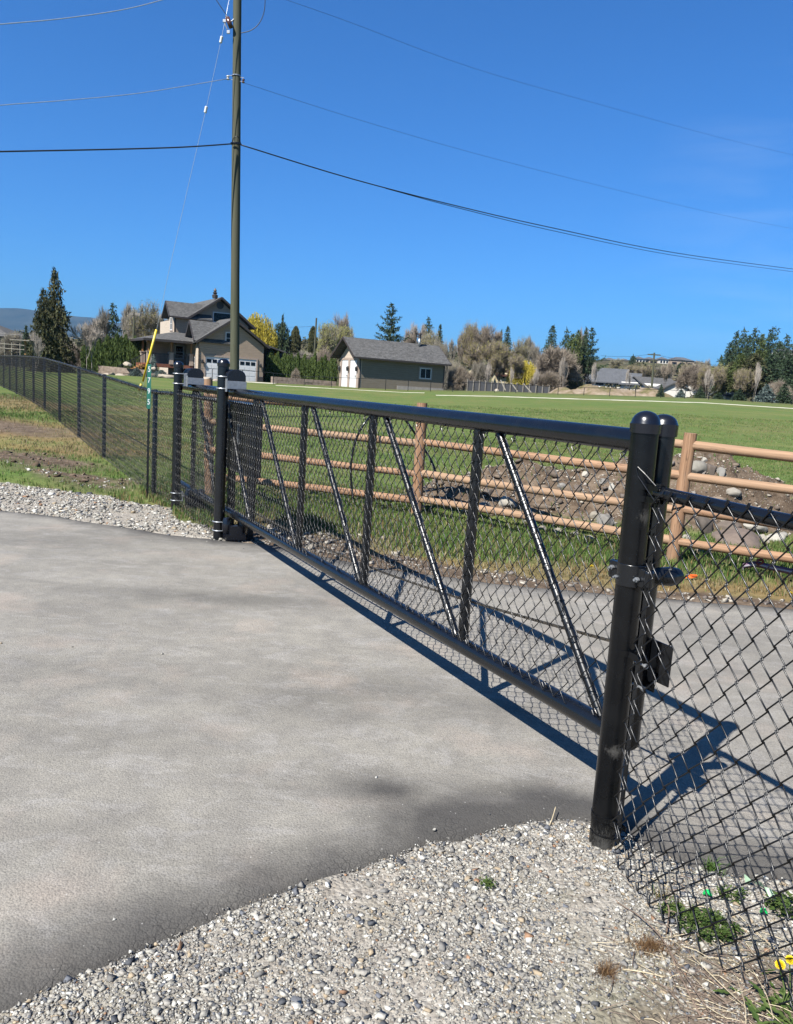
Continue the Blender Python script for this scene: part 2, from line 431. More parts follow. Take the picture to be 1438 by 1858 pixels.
xs = axis([(-3000, -400, 200), (-400, -100, 20), (-100, -30, 4), (-30, -12, 1.0), (-12, -6, .2), (-6, 6.5, .055), (6.5, 12, .25), (12, 40, 2), (40, 120, 5), (120, 500, 20), (500, 3000, 250)])
ys = axis([(-30, -2, 4), (-2, .8, .4), (.8, 12.6, .055), (12.6, 20, .2), (20, 40, 1), (40, 120, 3), (120, 700, 12), (700, 1500, 80), (1500, 9000, 1500)])
GX, GY, GF = grid_mesh(xs, ys)
GP = np.stack([GX, GY], 1)
gv, dt, dr, dd = ground_masks(GP)
GZ = terr(GX, GY)
nearz = (GY < 12.5)
GZ = GZ + np.where(nearz, (gv*(.004+.010*fbm(GX*7, GY*7, 3)+.012*fbm(GX*1.3, GY*1.3, 2)) + (1-gv)*.015*fbm(GX*3, GY*3, 3)), 0)
GZ = np.where(dd > 0, GZ-.03*sstep(dd/.05), GZ)
# shallow ruts in the turned earth at the left
for (x, y, r) in ((45, 845, .35), (160, 866, .3)):
    c = ground(x, y, .1); GZ += .012*np.exp(-((GX-c[0])/.7)**2-((GY-c[1])/r)**2)*(1+3*fbm(GX*4, GY*4, 3))

def m_ground():
    m = NT('ground_cover'); p = m.pos()
    sx = m.n('SeparateXYZ'); m.l(p, sx.inputs[0]); Y = sx.outputs[1]
    gv = m.attr('gv').outputs['Fac']; dt = m.attr('dt').outputs['Fac']; dr = m.attr('dr').outputs['Fac']
    # grass: tufts, mowing patches, worn areas
    n1 = m.noise(p, .22, 5, .6); n2 = m.noise(p, 2.2, 5, .65); n3 = m.noise(p, 14, 5, .7); n4 = m.noise(m.scaled(p, (1, 3.2, 1)), .9, 5, .7)
    g = m.ramp(n3, [(.32, (.035, .062, .014)), (.5, (.095, .150, .036)), (.66, (.185, .245, .070))])
    g = m.mix(m.ramp(n4, [(.38, 0), (.66, .7)]), g, (.185, .205, .062)); g = m.mix(m.ramp(m.noise(m.scaled(p, (1, 2.6, 1)), .16, 6, .7), [(.47, 0), (.62, .55)]), g, (.215, .21, .075))
    g = m.mix(m.ramp(n1, [(.42, 0), (.62, .45)]), g, (.085, .160, .032))
    g = m.mix(m.ramp(n2, [(.56, 0), (.75, .5)]), g, (.15, .125, .06))
    # distance tint: rough grass beyond the fence, scrubby hillside
    fa = m.ramp(m.math('DIVIDE', Y, 1000), [(.076, 0), (.092, .75)])
    rough = m.ramp(m.noise(p, .12, 6, .65), [(.3, (.055, .060, .022)), (.5, (.12, .105, .05)), (.7, (.07, .095, .03))])
    g = m.mix(fa, g, rough)
    hill = m.ramp(m.noise(p, .035, 7, .7), [(.35, (.035, .040, .018)), (.5, (.10, .085, .045)), (.65, (.07, .085, .03))])
    g = m.mix(m.ramp(m.math('DIVIDE', Y, 1000), [(.15, 0), (.22, 1)]), g, hill)
    dry = m.ramp(m.noise(p, 9, 6, .7), [(.3, (.10, .075, .03)), (.5, (.24, .18, .085)), (.7, (.33, .25, .13))])
    dry = m.mix(m.ramp(m.noise(p, 1.1, 3), [(.45, 0), (.65, .5)]), dry, (.28, .15, .06))
    g = m.mix(m.math('MULTIPLY', dr, .85), g, dry)
    soil = m.ramp(m.noise(p, 5, 8, .72), [(.30, (.045, .030, .020)), (.5, (.135, .098, .068)), (.74, (.27, .21, .155))])
    vo = m.n('TexVoronoi', Scale=26.0); m.l(p, vo.inputs['Vector'])
    peb = m.ramp(vo.outputs['Distance'], [(.12, 1), (.26, 0)])
    soil = m.mix(m.math('MULTIPLY', peb, m.ramp(m.noise(p, 3, 3), [(.4, 0), (.6, .8)])), soil, (.42, .38, .32))
    g = m.mix(dt, g, soil)
    vg = m.n('TexVoronoi', Scale=70.0); m.l(p, vg.inputs['Vector'])
    grit = m.ramp(vg.outputs['Color'], [(.1, (.13, .12, .11)), (.4, (.32, .29, .25)), (.7, (.42, .39, .34)), (.95, (.60, .57, .52))])
    fines = m.ramp(m.noise(p, 25, 6, .7), [(.3, (.24, .21, .175)), (.7, (.48, .435, .37))])
    grit = m.mix(m.ramp(m.noise(p, 6, 4), [(.40, .25), (.62, .9)]), grit, fines)
    g = m.mix(gv, g, grit)
    m.l(g, m.b.inputs['Base Color']); m.set(Roughness=.95, Specular_IOR_Level=.12)
    h = m.math('ADD', m.math('MULTIPLY', n3, .6), m.math('MULTIPLY', vg.outputs['Distance'], -.25))
    h = m.math('ADD', h, m.math('MULTIPLY', m.noise(p, 90, 3, .7), .2))
    m.bump(h, .8, .03); return m.mat
GROUNDM = m_ground()
go = big_mesh('ground', np.stack([GX, GY, GZ], 1), GF, GROUNDM, smooth=True, attrs=dict(gv=gv, dt=dt, dr=dr)); tag(go, kind='structure')

# ---- asphalt driveway: a thin slab whose ragged edge dips under the ground
xs = axis([(-40, -12, 2), (-12, -5, .3), (-5, 5, .045), (5, 9, .25), (9, 40, 2)])
ys = axis([(-12, .6, .8), (.6, 8.9, .045), (8.9, 20, .6)])
AX, AY, AF = grid_mesh(xs, ys); AP = np.stack([AX, AY], 1)
ad = sdist(AP, DRIVE)+edge_wobble(AP)
AZ_ = np.where(ad > 0, .014*sstep(ad/.10), -.5*sstep(-ad/.1))-.002+.006*fbm(AX*.9, AY*.9, 3)*sstep(ad/.3)
keep = (ad > -.25)
AF = AF[keep[AF].all(1)]
stain = np.zeros(len(AP))
for (x, y, rx, ry, k) in ((700, 1440, .19, .12, 1.0), (790, 1478, .35, .12, .65), (880, 1465, .6, .16, .45), (330, 1085, .9, .16, .55), (560, 1095, .7, .12, .4), (100, 985, 1.4, .3, .35),
                          (380, 985, 1.2, .35, .4), (60, 1215, .8, .2, .3), (930, 1290, .5, .2, .35), (720, 1260, .4, .2, .25), (480, 1270, .7, .18, .22), (250, 940, 1.5, .25, .4)):
    stain = np.maximum(stain, k*px_blob(AP, x, y, rx, ry))
def m_asphalt():
    m = NT('asphalt_surface'); p = m.pos()
    ed = m.attr('edge').outputs['Fac']; st = m.attr('stain').outputs['Fac']
    big = m.noise(m.scaled(p, (.8, 1.6, 1)), .9, 5, .6, .3); mid = m.noise(p, 5, 6, .68); fine = m.noise(p, 150, 5, .75)
    c = m.ramp(big, [(.3, (.255, .238, .207)), (.55, (.335, .313, .272)), (.75, (.39, .365, .315))])
    c = m.mix(m.ramp(mid, [(.3, .5), (.62, 0)]), c, (.17, .16, .15))
    scuff = m.noise(m.scaled(p, (1.5, 2.6, 1)), 2.6, 8, .75, .8)
    c = m.mix(m.ramp(scuff, [(.50, 0), (.70, .5)]), c, (.46, .44, .42))
    warm = m.noise(p, 1.7, 4, .6)
    c = m.mix(m.ramp(warm, [(.54, 0), (.72, .55)]), c, (.44, .37, .31))
    dark = m.math('ADD', m.ramp(m.math('ADD', ed, m.math('MULTIPLY', m.math('SUBTRACT', m.noise(p, 2.6, 6, .6), .5), .5)), [(.02, .95), (.11, .75), (.33, 0)]), m.math('MULTIPLY', st, m.ramp(m.noise(p, 3.5, 6, .7), [(.25, .5), (.6, 1.1)])), True)
    c = m.mix(m.math('MULTIPLY', dark, .90), c, (.058, .055, .052))
    # aggregate: every stone in the mix with its own tone, darker pores between
    v = m.n('TexVoronoi', Scale=150.0); m.l(p, v.inputs['Vector'])
    agg = m.ramp(v.outputs['Color'], [(.15, (.42, .42, .42)), (.5, (1, 1, 1)), (.9, (1.0, .99, .97))])
    c = m.mix(.28, c, agg, 'MULTIPLY')
    c = m.mix(m.ramp(fine, [(.36, .55), (.50, 0)]), c, (.07, .066, .062)); rgh = m.noise(m.scaled(p, (1, 1.6, 1)), 38, 5, .8); c = m.mix(m.ramp(rgh, [(.28, .6), (.40, 0)]), c, (.085, .078, .07)); c = m.mix(m.ramp(rgh, [(.62, 0), (.74, .4)]), c, (.55, .51, .46))
    # rubbed marks
    tm = m.noise(m.scaled(p, (.8, 5, 1)), 1.1, 4, .6, .3); c = m.mix(m.math('MULTIPLY', m.ramp(tm, [(.60, 0), (.70, .35)]), m.ramp(mid, [(.4, 0), (.55, 1)])), c, (.15, .14, .13))
    vs_ = m.n('TexVoronoi', Scale=21.0); m.l(p, vs_.inputs['Vector'])
    c = m.mix(m.ramp(vs_.outputs['Distance'], [(.035, .8), (.06, 0)]), c, (.55, .53, .5))
    cr = m.n('TexVoronoi', Scale=38.0, feature='DISTANCE_TO_EDGE'); m.l(m.mix(.12, p, m.n('TexNoise', Scale=9.0).outputs['Color'], 'ADD'), cr.inputs['Vector'])
    crack = m.math('MULTIPLY', m.ramp(cr.outputs['Distance'], [(.0, 1), (.10, 0)]), m.ramp(m.math('ADD', ed, m.math('MULTIPLY', m.noise(p, 6, 4), .9)), [(.42, .4), (.60, 0)]))
    c = m.mix(crack, c, (.03, .028, .027))
    m.l(c, m.b.inputs['Base Color']); m.set(Roughness=.88, Specular_IOR_Level=.25)
    h = m.math('ADD', m.math('MULTIPLY', fine, .5), m.math('MULTIPLY', v.outputs['Distance'], -.6)); h = m.math('SUBTRACT', h, m.math('MULTIPLY', crack, 1.0))
    m.bump(h, .75, .004); return m.mat
ASPH = m_asphalt()
dro = big_mesh('driveway', np.stack([AX, AY, AZ_], 1), AF, ASPH, smooth=True, attrs=dict(edge=np.clip(ad/.9, 0, 1), stain=stain)); tag(dro, kind='structure')

# ------------------------------------------------------------------ loose stones, grass blades, litter
def ico():
    t = (1+5**.5)/2
    v = np.array([(-1, t, 0), (1, t, 0), (-1, -t, 0), (1, -t, 0), (0, -1, t), (0, 1, t), (0, -1, -t), (0, 1, -t), (t, 0, -1), (t, 0, 1), (-t, 0, -1), (-t, 0, 1)], float)
    v /= np.linalg.norm(v[0])
    f = np.array([(0, 11, 5), (0, 5, 1), (0, 1, 7), (0, 7, 10), (0, 10, 11), (1, 5, 9), (5, 11, 4), (11, 10, 2), (10, 7, 6), (7, 1, 8), (3, 9, 4), (3, 4, 2), (3, 2, 6), (3, 6, 8), (3, 8, 9), (4, 9, 5), (2, 4, 11), (6, 2, 10), (8, 6, 7), (9, 8, 1)])
    return v, f
ICV, ICF = ico()
def rand_rot(n):
    q = rng.normal(size=(n, 4)); q /= np.linalg.norm(q, axis=1)[:, None]; w, x, y, z = q.T
    return np.stack([1-2*(y*y+z*z), 2*(x*y-z*w), 2*(x*z+y*w), 2*(x*y+z*w), 1-2*(x*x+z*z), 2*(y*z-x*w), 2*(x*z-y*w), 2*(y*z+x*w), 1-2*(x*x+y*y)], 1).reshape(n, 3, 3)
CBV = np.array([(x, y, z) for x in (-.72, .72) for y in (-.72, .72) for z in (-.72, .72)])
CBF = np.array([(0, 1, 3), (0, 3, 2), (4, 6, 7), (4, 7, 5), (0, 4, 5), (0, 5, 1), (2, 3, 7), (2, 7, 6), (0, 2, 6), (0, 6, 4), (1, 5, 7), (1, 7, 3)])
def stones(name, P, size, cols, mat, parent=None, sink=.25, crushed=True):
    n = len(P); cv, cf = (CBV, CBF) if crushed else (ICV, ICF); K = len(cv)
    jag = rng.uniform(-.50, .50, (n, K, 3)) if crushed else ICV[None]*rng.uniform(-.3, .3, (n, K, 1))
    V = cv[None]+jag
    sc = np.stack([rng.uniform(.7, 1.25, n), rng.uniform(.5, .95, n), rng.uniform(.3, .65, n)], 1)
    V = V*sc[:, None, :]*size[:, None, None]*.5
    # mostly lying flat: small tilt then any heading
    a = rng.uniform(0, 2*math.pi, n); R = np.zeros((n, 3, 3)); R[:, 0, 0] = np.cos(a); R[:, 0, 1] = -np.sin(a); R[:, 1, 0] = np.sin(a); R[:, 1, 1] = np.cos(a); R[:, 2, 2] = 1
    tl = rng.normal(0, .35, n); T = np.zeros((n, 3, 3)); T[:, 0, 0] = 1; T[:, 1, 1] = np.cos(tl); T[:, 1, 2] = -np.sin(tl); T[:, 2, 1] = np.sin(tl); T[:, 2, 2] = np.cos(tl)
    V = np.einsum('nij,nkj->nki', np.einsum('nij,njk->nik', R, T), V)
    V = V+P[:, None, :]; V[:, :, 2] += (size*sc[:, 2]*.5*(1-2*sink))[:, None]
    F = (cf[None]+(np.arange(n)*K)[:, None, None]).reshape(-1, 3)
    C = np.repeat(cols, K, axis=0)
    return big_mesh(name, V.reshape(-1, 3), F, mat, parent, col=C)
def pal(n, cs, w, jit=.12):
    cs = np.array(cs, float); i = rng.choice(len(cs), n, p=np.array(w)/sum(w))
    return np.clip(cs[i]*(1+rng.normal(0, jit, (n, 1))), .01, .85)
def m_col(name, rough=.85, bump=0, sc=60, spec=.25, mottled=True, trans=0):
    m = NT(name); a = m.attr('col').outputs['Color']; c = a
    if mottled:
        f = m.noise(m.pos(), sc, 5, .7); c = m.mix(.5, a, m.ramp(f, [(.3, (.6, .6, .6)), (.65, (1.15, 1.15, 1.15))]), 'MULTIPLY')
        if bump: m.bump(f, bump, .006)
    m.l(c, m.b.inputs['Base Color']); m.set(Roughness=rough, Specular_IOR_Level=spec)
    if trans:
        tr = m.n('BsdfTranslucent'); m.l(c, tr.inputs[0]); mx = m.n('MixShader'); mx.inputs[0].default_value = trans
        m.l(m.b.outputs[0], mx.inputs[1]); m.l(tr.outputs[0], mx.inputs[2])
        m.l(mx.outputs[0], m.t.nodes['Material Output'].inputs[0])
    return m.mat
STONEM = m_col('gravel_stone', .8, .4, 120)
ROCKM = m_col('field_rock', .85, .6, 14)
GRASSM = m_col('grass_blade', .6, 0, 20, .3, False, .35)
PAL_G = [(.44, .42, .37), (.33, .31, .275), (.23, .22, .205), (.085, .09, .10), (.14, .147, .165), (.66, .64, .58), (.40, .32, .22), (.34, .20, .12)]
W_G = [.30, .26, .15, .05, .07, .12, .06, .012]

def gz(P): # height of the ground as meshed, near field
    g_, d_, r_, dd_ = ground_masks(P)
    z = terr(P[:, 0], P[:, 1])+g_*(.004+.010*fbm(P[:, 0]*7, P[:, 1]*7, 3)+.012*fbm(P[:, 0]*1.3, P[:, 1]*1.3, 2))+(1-g_)*.015*fbm(P[:, 0]*3, P[:, 1]*3, 3)
    return z, g_, d_, r_, dd_
def scatter(n, x0, x1, y0, y1):
    return np.stack([rng.uniform(x0, x1, n), rng.uniform(y0, y1, n)], 1)
# near gravel
P = np.concatenate([scatter(300000, -1.3, 2.0, .85, 2.95), scatter(10000, 1.0, 2.6, 1.6, 2.9)])
z, g_, d_, r_, dd_ = gz(P)
clump = fbm(P[:, 0]*3.1, P[:, 1]*3.1, 3)
k = (dd_ < rng.normal(.0, .012, len(P))) & (rng.random(len(P)) < (.60+clump*1.5)*(1-.55*d_))
P = P[k]; z = z[k]; n = len(P)
sz = np.clip(rng.lognormal(math.log(.0050), .62, n), .0025, .026)
stones('gravel', np.column_stack([P, z]), sz, pal(n, PAL_G, W_G), STONEM).update_tag()
tag(bpy.data.objects['gravel'], 'loose grey and white crushed gravel on the near shoulder of the driveway', 'gravel', kind='stuff')
# far-left gravel
P = scatter(60000, -10, -.8, 6.6, 11.0); z, g_, d_, r_, dd_ = gz(P)
k = (dd_ < rng.normal(.02, .04, len(P))) & (((g_ > .5)) | ((d_ > .5) & (rng.random(len(P)) < .22))) & (rng.random(len(P)) < .75+fbm(P[:, 0]*2, P[:, 1]*2))
P = P[k]; z = z[k]; n = len(P)
o = stones('gravel', np.column_stack([P, z]), np.clip(rng.lognormal(math.log(.021), .42, n), .01, .07), pal(n, PAL_G, [.34, .26, .12, .05, .05, .16, .08, .02]), STONEM)
tag(o, 'pale crushed gravel band between the asphalt and the grass at the left', 'gravel', kind='stuff')
# pebbles strewn over the dirt strip, the soil heap and under the gate
P = np.concatenate([scatter(30000, -2.8, 6, 6.0, 9.3), scatter(26000, 0, 7, 8.6, 12.5)]); z, g_, d_, r_, dd_ = gz(P)
k = (dd_ < -.02) & (d_ > .45) & (g_ < .5) & (rng.random(len(P)) < .16+.35*np.clip(fbm(P[:, 0]*2, P[:, 1]*2), 0, 1))
P = P[k]; z = z[k]; n = len(P)
o = stones('pebbles', np.column_stack([P, z]), np.clip(rng.lognormal(math.log(.022), .6, n), .008, .13), pal(n, [(.40, .36, .30), (.26, .23, .20), (.52, .47, .40), (.17, .14, .12)], [.4, .3, .15, .15]), STONEM)
tag(o, 'small stones strewn over the bare dirt strip and the soil heap', 'pebbles', kind='stuff')
# chips on the asphalt
P = scatter(420, -4, 3.5, 1.4, 7.6); dd_ = sdist(P, DRIVE); P = P[dd_ > .03]; dd_ = sdist(P, DRIVE)
k = rng.random(len(P)) < np.exp(-dd_/.35)+.10; P = P[k]
o = stones('stone_chips', np.column_stack([P, np.full(len(P), .012)]), rng.uniform(.005, .016, len(P)), pal(len(P), PAL_G, [.4, .2, .1, .1, .02, .3, .1, .02]), STONEM, sink=.05)
tag(o, 'scattered pale stone chips lying on the asphalt', 'stone chips', kind='stuff')

def blades(name, P, z, h, w, cols, lean=.35, parent=None, mat=None, two=True):
    n = len(P); a = rng.uniform(0, 2*math.pi, n); la = rng.uniform(0, 2*math.pi, n); l = np.abs(rng.normal(0, lean, n))*h
    dx = np.cos(a)*w*.5; dy = np.sin(a)*w*.5; B = np.column_stack([P, z])
    lx, ly = np.cos(la)*l, np.sin(la)*l
    L = B+np.column_stack([-dx, -dy, -.01+0*h]); R = B+np.column_stack([dx, dy, -.01+0*h])
    M1 = B+np.column_stack([lx*.35-dx*.7, ly*.35-dy*.7, h*.58]); M2 = B+np.column_stack([lx*.35+dx*.7, ly*.35+dy*.7, h*.58])
    T = B+np.column_stack([lx, ly, h*np.sqrt(np.clip(1-(l/h)**2*.4, .2, 1))])
    if two:
        V = np.stack([L, R, M1, M2, T], 1).reshape(-1, 3); b = (np.arange(n)*5)[:, None]
        F = np.concatenate([b+np.array([[0, 1, 3]]), b+np.array([[0, 3, 2]]), b+np.array([[2, 3, 4]])]); k = 5
    else:
        V = np.stack([L, R, T], 1).reshape(-1, 3); b = (np.arange(n)*3)[:, None]; F = b+np.array([[0, 1, 2]]); k = 3
    return big_mesh(name, V, F, mat or GRASSM, parent, col=np.repeat(cols, k, 0))
GREENS = [(.10, .19, .035), (.14, .24, .05), (.07, .14, .027), (.20, .28, .075), (.33, .31, .13)]
DRYS = [(.36, .29, .15), (.26, .19, .09), (.42, .36, .22), (.14, .14, .05), (.30, .17, .07)]
def grass_cols(n, dry):
    g = pal(n, GREENS, [.3, .3, .2, .14, .06], .2); d = pal(n, DRYS, [.35, .25, .15, .15, .1], .2)
    pick = rng.random(n) < dry; return np.where(pick[:, None], d, g)
def clustered(n, x0, x1, y0, y1, spread=.035, per=9):
    c = scatter(n//per, x0, x1, y0, y1); P = np.repeat(c, per, 0)+rng.normal(0, spread, ((n//per)*per, 2)); return P
# verge left of the driveway
P = clustered(210000, -17, -2.0, 7.4, 27); fl = np.interp(P[:, 1], [p[1] for p in FENCE_P], [p[0] for p in FENCE_P])
P = P[(P[:, 0] < fl+.3) & (P[:, 0] > -.56*P[:, 1]-.5)]; z, g_, d_, r_, dd_ = gz(P)
k = (dd_ < -.05) & (g_ < .55) & (rng.random(len(P)) > d_*.93) & (rng.random(len(P)) < 1.0-.45*r_)
P = P[k]; z = z[k]; r_ = r_[k]; n = len(P)
tall = 1+.9*np.clip(fbm(P[:, 0]*.9, P[:, 1]*.9, 3), -.3, 1)
h = rng.uniform(.025, .075, n)*tall*(1-.3*r_)*(1+np.maximum(0, P[:, 1]-14)*.03)
o = blades('grass', P, z, h, rng.uniform(.005, .010, n)*1.2, grass_cols(n, .12+.72*r_)); tag(o, 'mixed green and dry grass on the verge left of the driveway', 'grass', kind='stuff')
# behind the gate, round the rail fence
P = clustered(150000, -3.4, 6.6, 6.6, 12.2); z, g_, d_, r_, dd_ = gz(P)
k = (dd_ < -.12) & (g_ < .5) & (rng.random(len(P)) > d_*.96) & (rng.random(len(P)) < 1.0-.5*r_) & (P@GN[:2] > 1.65)
P = P[k]; z = z[k]; r_ = r_[k]; n = len(P)
lush = np.clip(1.2-np.abs(-(sdist(P, DRIVE))-1.35), 0, 1)
h = rng.uniform(.025, .065, n)*(1+.55*lush)*(1-.4*r_)
o = blades('grass', P, z, h, rng.uniform(.005, .009, n)*1.2, grass_cols(n, .20+.70*r_)); tag(o, 'fresh green grass growing along the foot of the rail fence', 'grass', kind='stuff')
# pasture, thinning out with distance into the ground's own colour
P1 = clustered(120000, -9, 12, 10.5, 24, .06); P2 = clustered(70000, -16, 26, 22, 46, .12)
P = np.concatenate([P1, P2]); fl = np.interp(P[:, 1], [p[1] for p in FENCE_P], [p[0] for p in FENCE_P])
P = P[(P[:, 0] > fl+.2) & (np.abs(P[:, 0]) < .56*P[:, 1]+.5)]
z = terr(P[:, 0], P[:, 1]); g_, d_, r_, dd_ = ground_masks(P)
k = (rng.random(len(P)) > d_*.95); P = P[k]; z = z[k]; r_ = r_[k]; n = len(P)
patch = np.clip(.30+1.5*fbm(P[:, 0]*.22, P[:, 1]*.4, 4), 0, 1.3)
far = P[:, 1]/20
h = rng.uniform(.03, .06, n)*(.9+.25*far)
o = blades('grass', P, z, h, rng.uniform(.008, .014, n)*(.7+.5*far), grass_cols(n, np.maximum(patch*.45, r_*.6)), two=False); tag(o, 'short grass of the open green pasture beyond the rail fence', 'grass', kind='stuff')

P = scatter(1500, -9, -3, 8.6, 14); g_, d_, r_, dd_ = ground_masks(P); k = (d_ > .5) & (g_ < .3) & (rng.random(len(P)) < .5); P = P[k]; n = len(P)
o = stones('soil_clods', np.column_stack([P, terr(P[:, 0], P[:, 1])]), np.clip(rng.lognormal(math.log(.05), .5, n), .02, .16), pal(n, [(.10, .07, .045), (.16, .115, .08), (.22, .165, .12)], [.4, .4, .2]), ROCKM, sink=.3)
tag(o, 'dark clods of turned soil on the verge left of the driveway', 'soil clods', kind='stuff')
# rubble over the soil heap
P = scatter(5200, .2, 6.6, 9.4, 12.2); mm = mound(P[:, 0], P[:, 1]); k = (mm > .06) & (rng.random(len(P)) < .03+.13*np.clip(fbm(P[:, 0]*2.2, P[:, 1]*2.2, 3)+.3, 0, 1)); P = P[k]; n = len(P)
o = stones('rubble', np.column_stack([P, terr(P[:, 0], P[:, 1])]), np.clip(rng.lognormal(math.log(.085), .55, n), .03, .28), pal(n, [(.27, .22, .17), (.20, .155, .115), (.38, .33, .26), (.14, .11, .085)], [.35, .35, .12, .18]), ROCKM, sink=.35, crushed=False)
tag(o, 'grey and brown rubble scattered through the soil heap', 'rubble', kind='stuff')
# ================================================================== CHAIN-LINK
def weave(s0, s1, z0f, z1f, place, name, mat, parent, w=.0358, hp=.0455, r=.0026, sides=6, pts=3, wob=0.0, selv=True):
    """interlocked zigzag wires; place(s, z, off) -> world (arrays). z0f / z1f give the bottom / top height at s"""
    n = int((s1-s0)/w); Vs = []; Fs = []; base = 0
    rs = np.random.default_rng(int(abs(s0*100))+5)
    for i in range(n):
        s = s0+(i+.5)*w; zb, zt = float(z0f(s)), float(z1f(s)); K = int(round((zt-zb)/hp)); ph = i % 2
        S = []; Z = []; O = []
        e = r*1.5
        for k in range(K+1):
            side = 1 if (k+ph) % 2 else -1
            z = zt-(K-k)*hp if True else 0
            x = s+side*(w/2+r*1.7); sg = 1 if k % 2 else -1
            if pts == 3:
                if k > 0: S.append(x-side*r*2.4); Z.append(z-hp*.10); O.append(-sg*e*1.15)
                S.append(x); Z.append(z); O.append(0)
                if k < K: S.append(x-side*r*2.4); Z.append(z+hp*.10); O.append(sg*e*1.15); S.append(s); Z.append(z+hp*.5); O.append(sg*(e+.0008))
            else: S.append(x); Z.append(z); O.append(sg*e*.4)
        if selv and pts == 3:   # twisted barb at the top
            S.append(S[-1]-side*.002+.004); Z.append(zt+.014); O.append(e)
        S = np.array(S); Z = np.array(Z); O = np.array(O)
        if wob: Z = Z+wob*np.sin(s*3.1)*.3; O = O+wob*np.sin(s*2.3+Z*4)+rs.normal(0, .0006, len(S))
        C = place(S, Z, O); m = len(C)
        T = np.gradient(C, axis=0); T /= np.linalg.norm(T, axis=1)[:, None]
        A = np.cross(T, GN if parent.get('_nrm') is None else np.array(parent['_nrm'])); A /= np.linalg.norm(A, axis=1)[:, None]; B = np.cross(T, A)
        an = np.arange(sides)*2*math.pi/sides
        V = C[:, None]+r*(A[:, None]*np.cos(an)[None, :, None]+B[:, None]*np.sin(an)[None, :, None])
        ii = np.arange(m-1)[:, None]*sides; kk = np.arange(sides)[None]; k2 = (kk+1) % sides
        F = np.stack([ii+kk, ii+k2, ii+sides+k2, ii+sides+kk], -1).reshape(-1, 4)+base
        Vs.append(V.reshape(-1, 3)); Fs.append(F); base += m*sides
    return big_mesh(name, np.concatenate(Vs), np.concatenate(Fs), mat, parent, smooth=True)

def dome_cap(m, c, r, over=.004, skirt=.03, dome=.8):
    R = r+over; pr = [(R, 0), (R+.001, skirt), (R-.001, skirt+.001)]
    for k in range(1, 9):
        a = k/9*math.pi/2; pr.append(((R-.003)*math.cos(a), skirt+.002+(R-.003)*dome*math.sin(a)))
    pr.append((.001, skirt+.002+(R-.003)*dome)); m.lathe(c, pr, 32)
UPZ = np.array([0, 0, 1.0])
def ubolt(m, post, z, r, reach, rr=.006, head=True):
    """U-bolt round a post, its legs pointing along +GN through a plate"""
    pts = []
    for s in (-1,): pts.append(post+GD*(-r-rr)+GN*reach)
    for k in range(0, 13):
        a = math.pi*k/12; pts.append(post+(-GN*math.sin(a)-GD*math.cos(a))*(r+rr))
    pts.append(post+GD*(r+rr)+GN*reach)
    m.tube([p+UPZ*z for p in pts], rr, 8)
    for sg in (-1, 1):
        q = post+GD*sg*(r+rr)+GN*(reach-.012)+UPZ*z
        m.tube([q-GN*.006, q+GN*.006], .012, 6)

GATE_OFF = 2.016
def zbot(s): return float(np.interp(s, [-9.2, -6.8, -2.0], [.215, .262, .352]))
def ztop(s): return float(np.interp(s, [-9.2, -6.8, -2.0], [1.40, 1.405, 1.42]))
# ------------------------------------------------------------------ the sliding gate
gate = wthing('sliding_gate', gp(-5.6, GATE_OFF, 0), 'long black chain-link cantilever sliding gate closed across the driveway', 'gate')
RT, RB = .042, .040
m = MB(); m.tube([gp(-10.1, GATE_OFF, ztop(-10.1)), gp(-9.2, GATE_OFF, ztop(-9.2)), gp(-6.8, GATE_OFF, ztop(-6.8)), gp(-2.02, GATE_OFF, ztop(-2.02))], RT, 28)
m.build('top_rail', BLACK, gate, True, True)
m = MB(); m.tube([gp(-10.1, GATE_OFF, zbot(-10.1)), gp(-9.2, GATE_OFF, zbot(-9.2)), gp(-6.8, GATE_OFF, zbot(-6.8)), gp(-2.06, GATE_OFF, zbot(-2.06))], RB, 28)
m.build('bottom_rail', BLACK, gate, True, True)
UPR = [-3.16, -4.34, -5.54, -6.78, -7.98, -9.2]
for s in UPR:
    m = MB(); m.tube([gp(s, GATE_OFF, zbot(s)+.03), gp(s, GATE_OFF, ztop(s)-.03)], .026, 16); m.ring(gp(s, GATE_OFF, zbot(s)+.047), .0255, .010, UPZ, 16, 1, .004); m.ring(gp(s, GATE_OFF, ztop(s)-.049), .0255, .010, UPZ, 16, 1, .004); m.build('upright', BLACK, gate, True, True)
for a, b in zip(UPR, [-2.16]+UPR[:-1]):
    s0, s1 = a+.16, b-.06 if b != -2.16 else b
    p0 = gp(s0, GATE_OFF+.0, ztop(s0)-.03); p1 = gp(s1, GATE_OFF, zbot(s1)+.03)
    m = MB(); m.tube([p0, p1], .0185, 14)
    dv = (p1-p0)/np.linalg.norm(p1-p0); L = np.linalg.norm(p1-p0)
    br = m.build('brace', BRACE, gate, True, True)
    for q in np.arange(.06, L-.04, .078): t = MB(); t.ring(p0+dv*q, .0186, .004, dv, 12, 1.0, .0022); t.build('tie_wire', BRACE, br)
e0 = np.array([.885, 2.712, 0])
m = MB(); m.lathe(e0+UPZ*.335, [(.0415, 0), (.0415, 1.13)], 32); ep = m.build('end_post', BLACK, gate, True, True)
m = MB(); dome_cap(m, e0+UPZ*1.445, .0415, .006, .040, .72); m.build('cap', PLASTIC, ep, True, True)
m = MB(); m.lathe(e0+UPZ*.322, [(.030, 0), (.040, .013)], 24); m.build('foot_plug', PLASTIC, ep, True)
def gplace(S, Z, O): return GN*(GATE_OFF-.0)+S[:, None]*GD+Z[:, None]*UPZ+O[:, None]*GN
fab_off = -.034
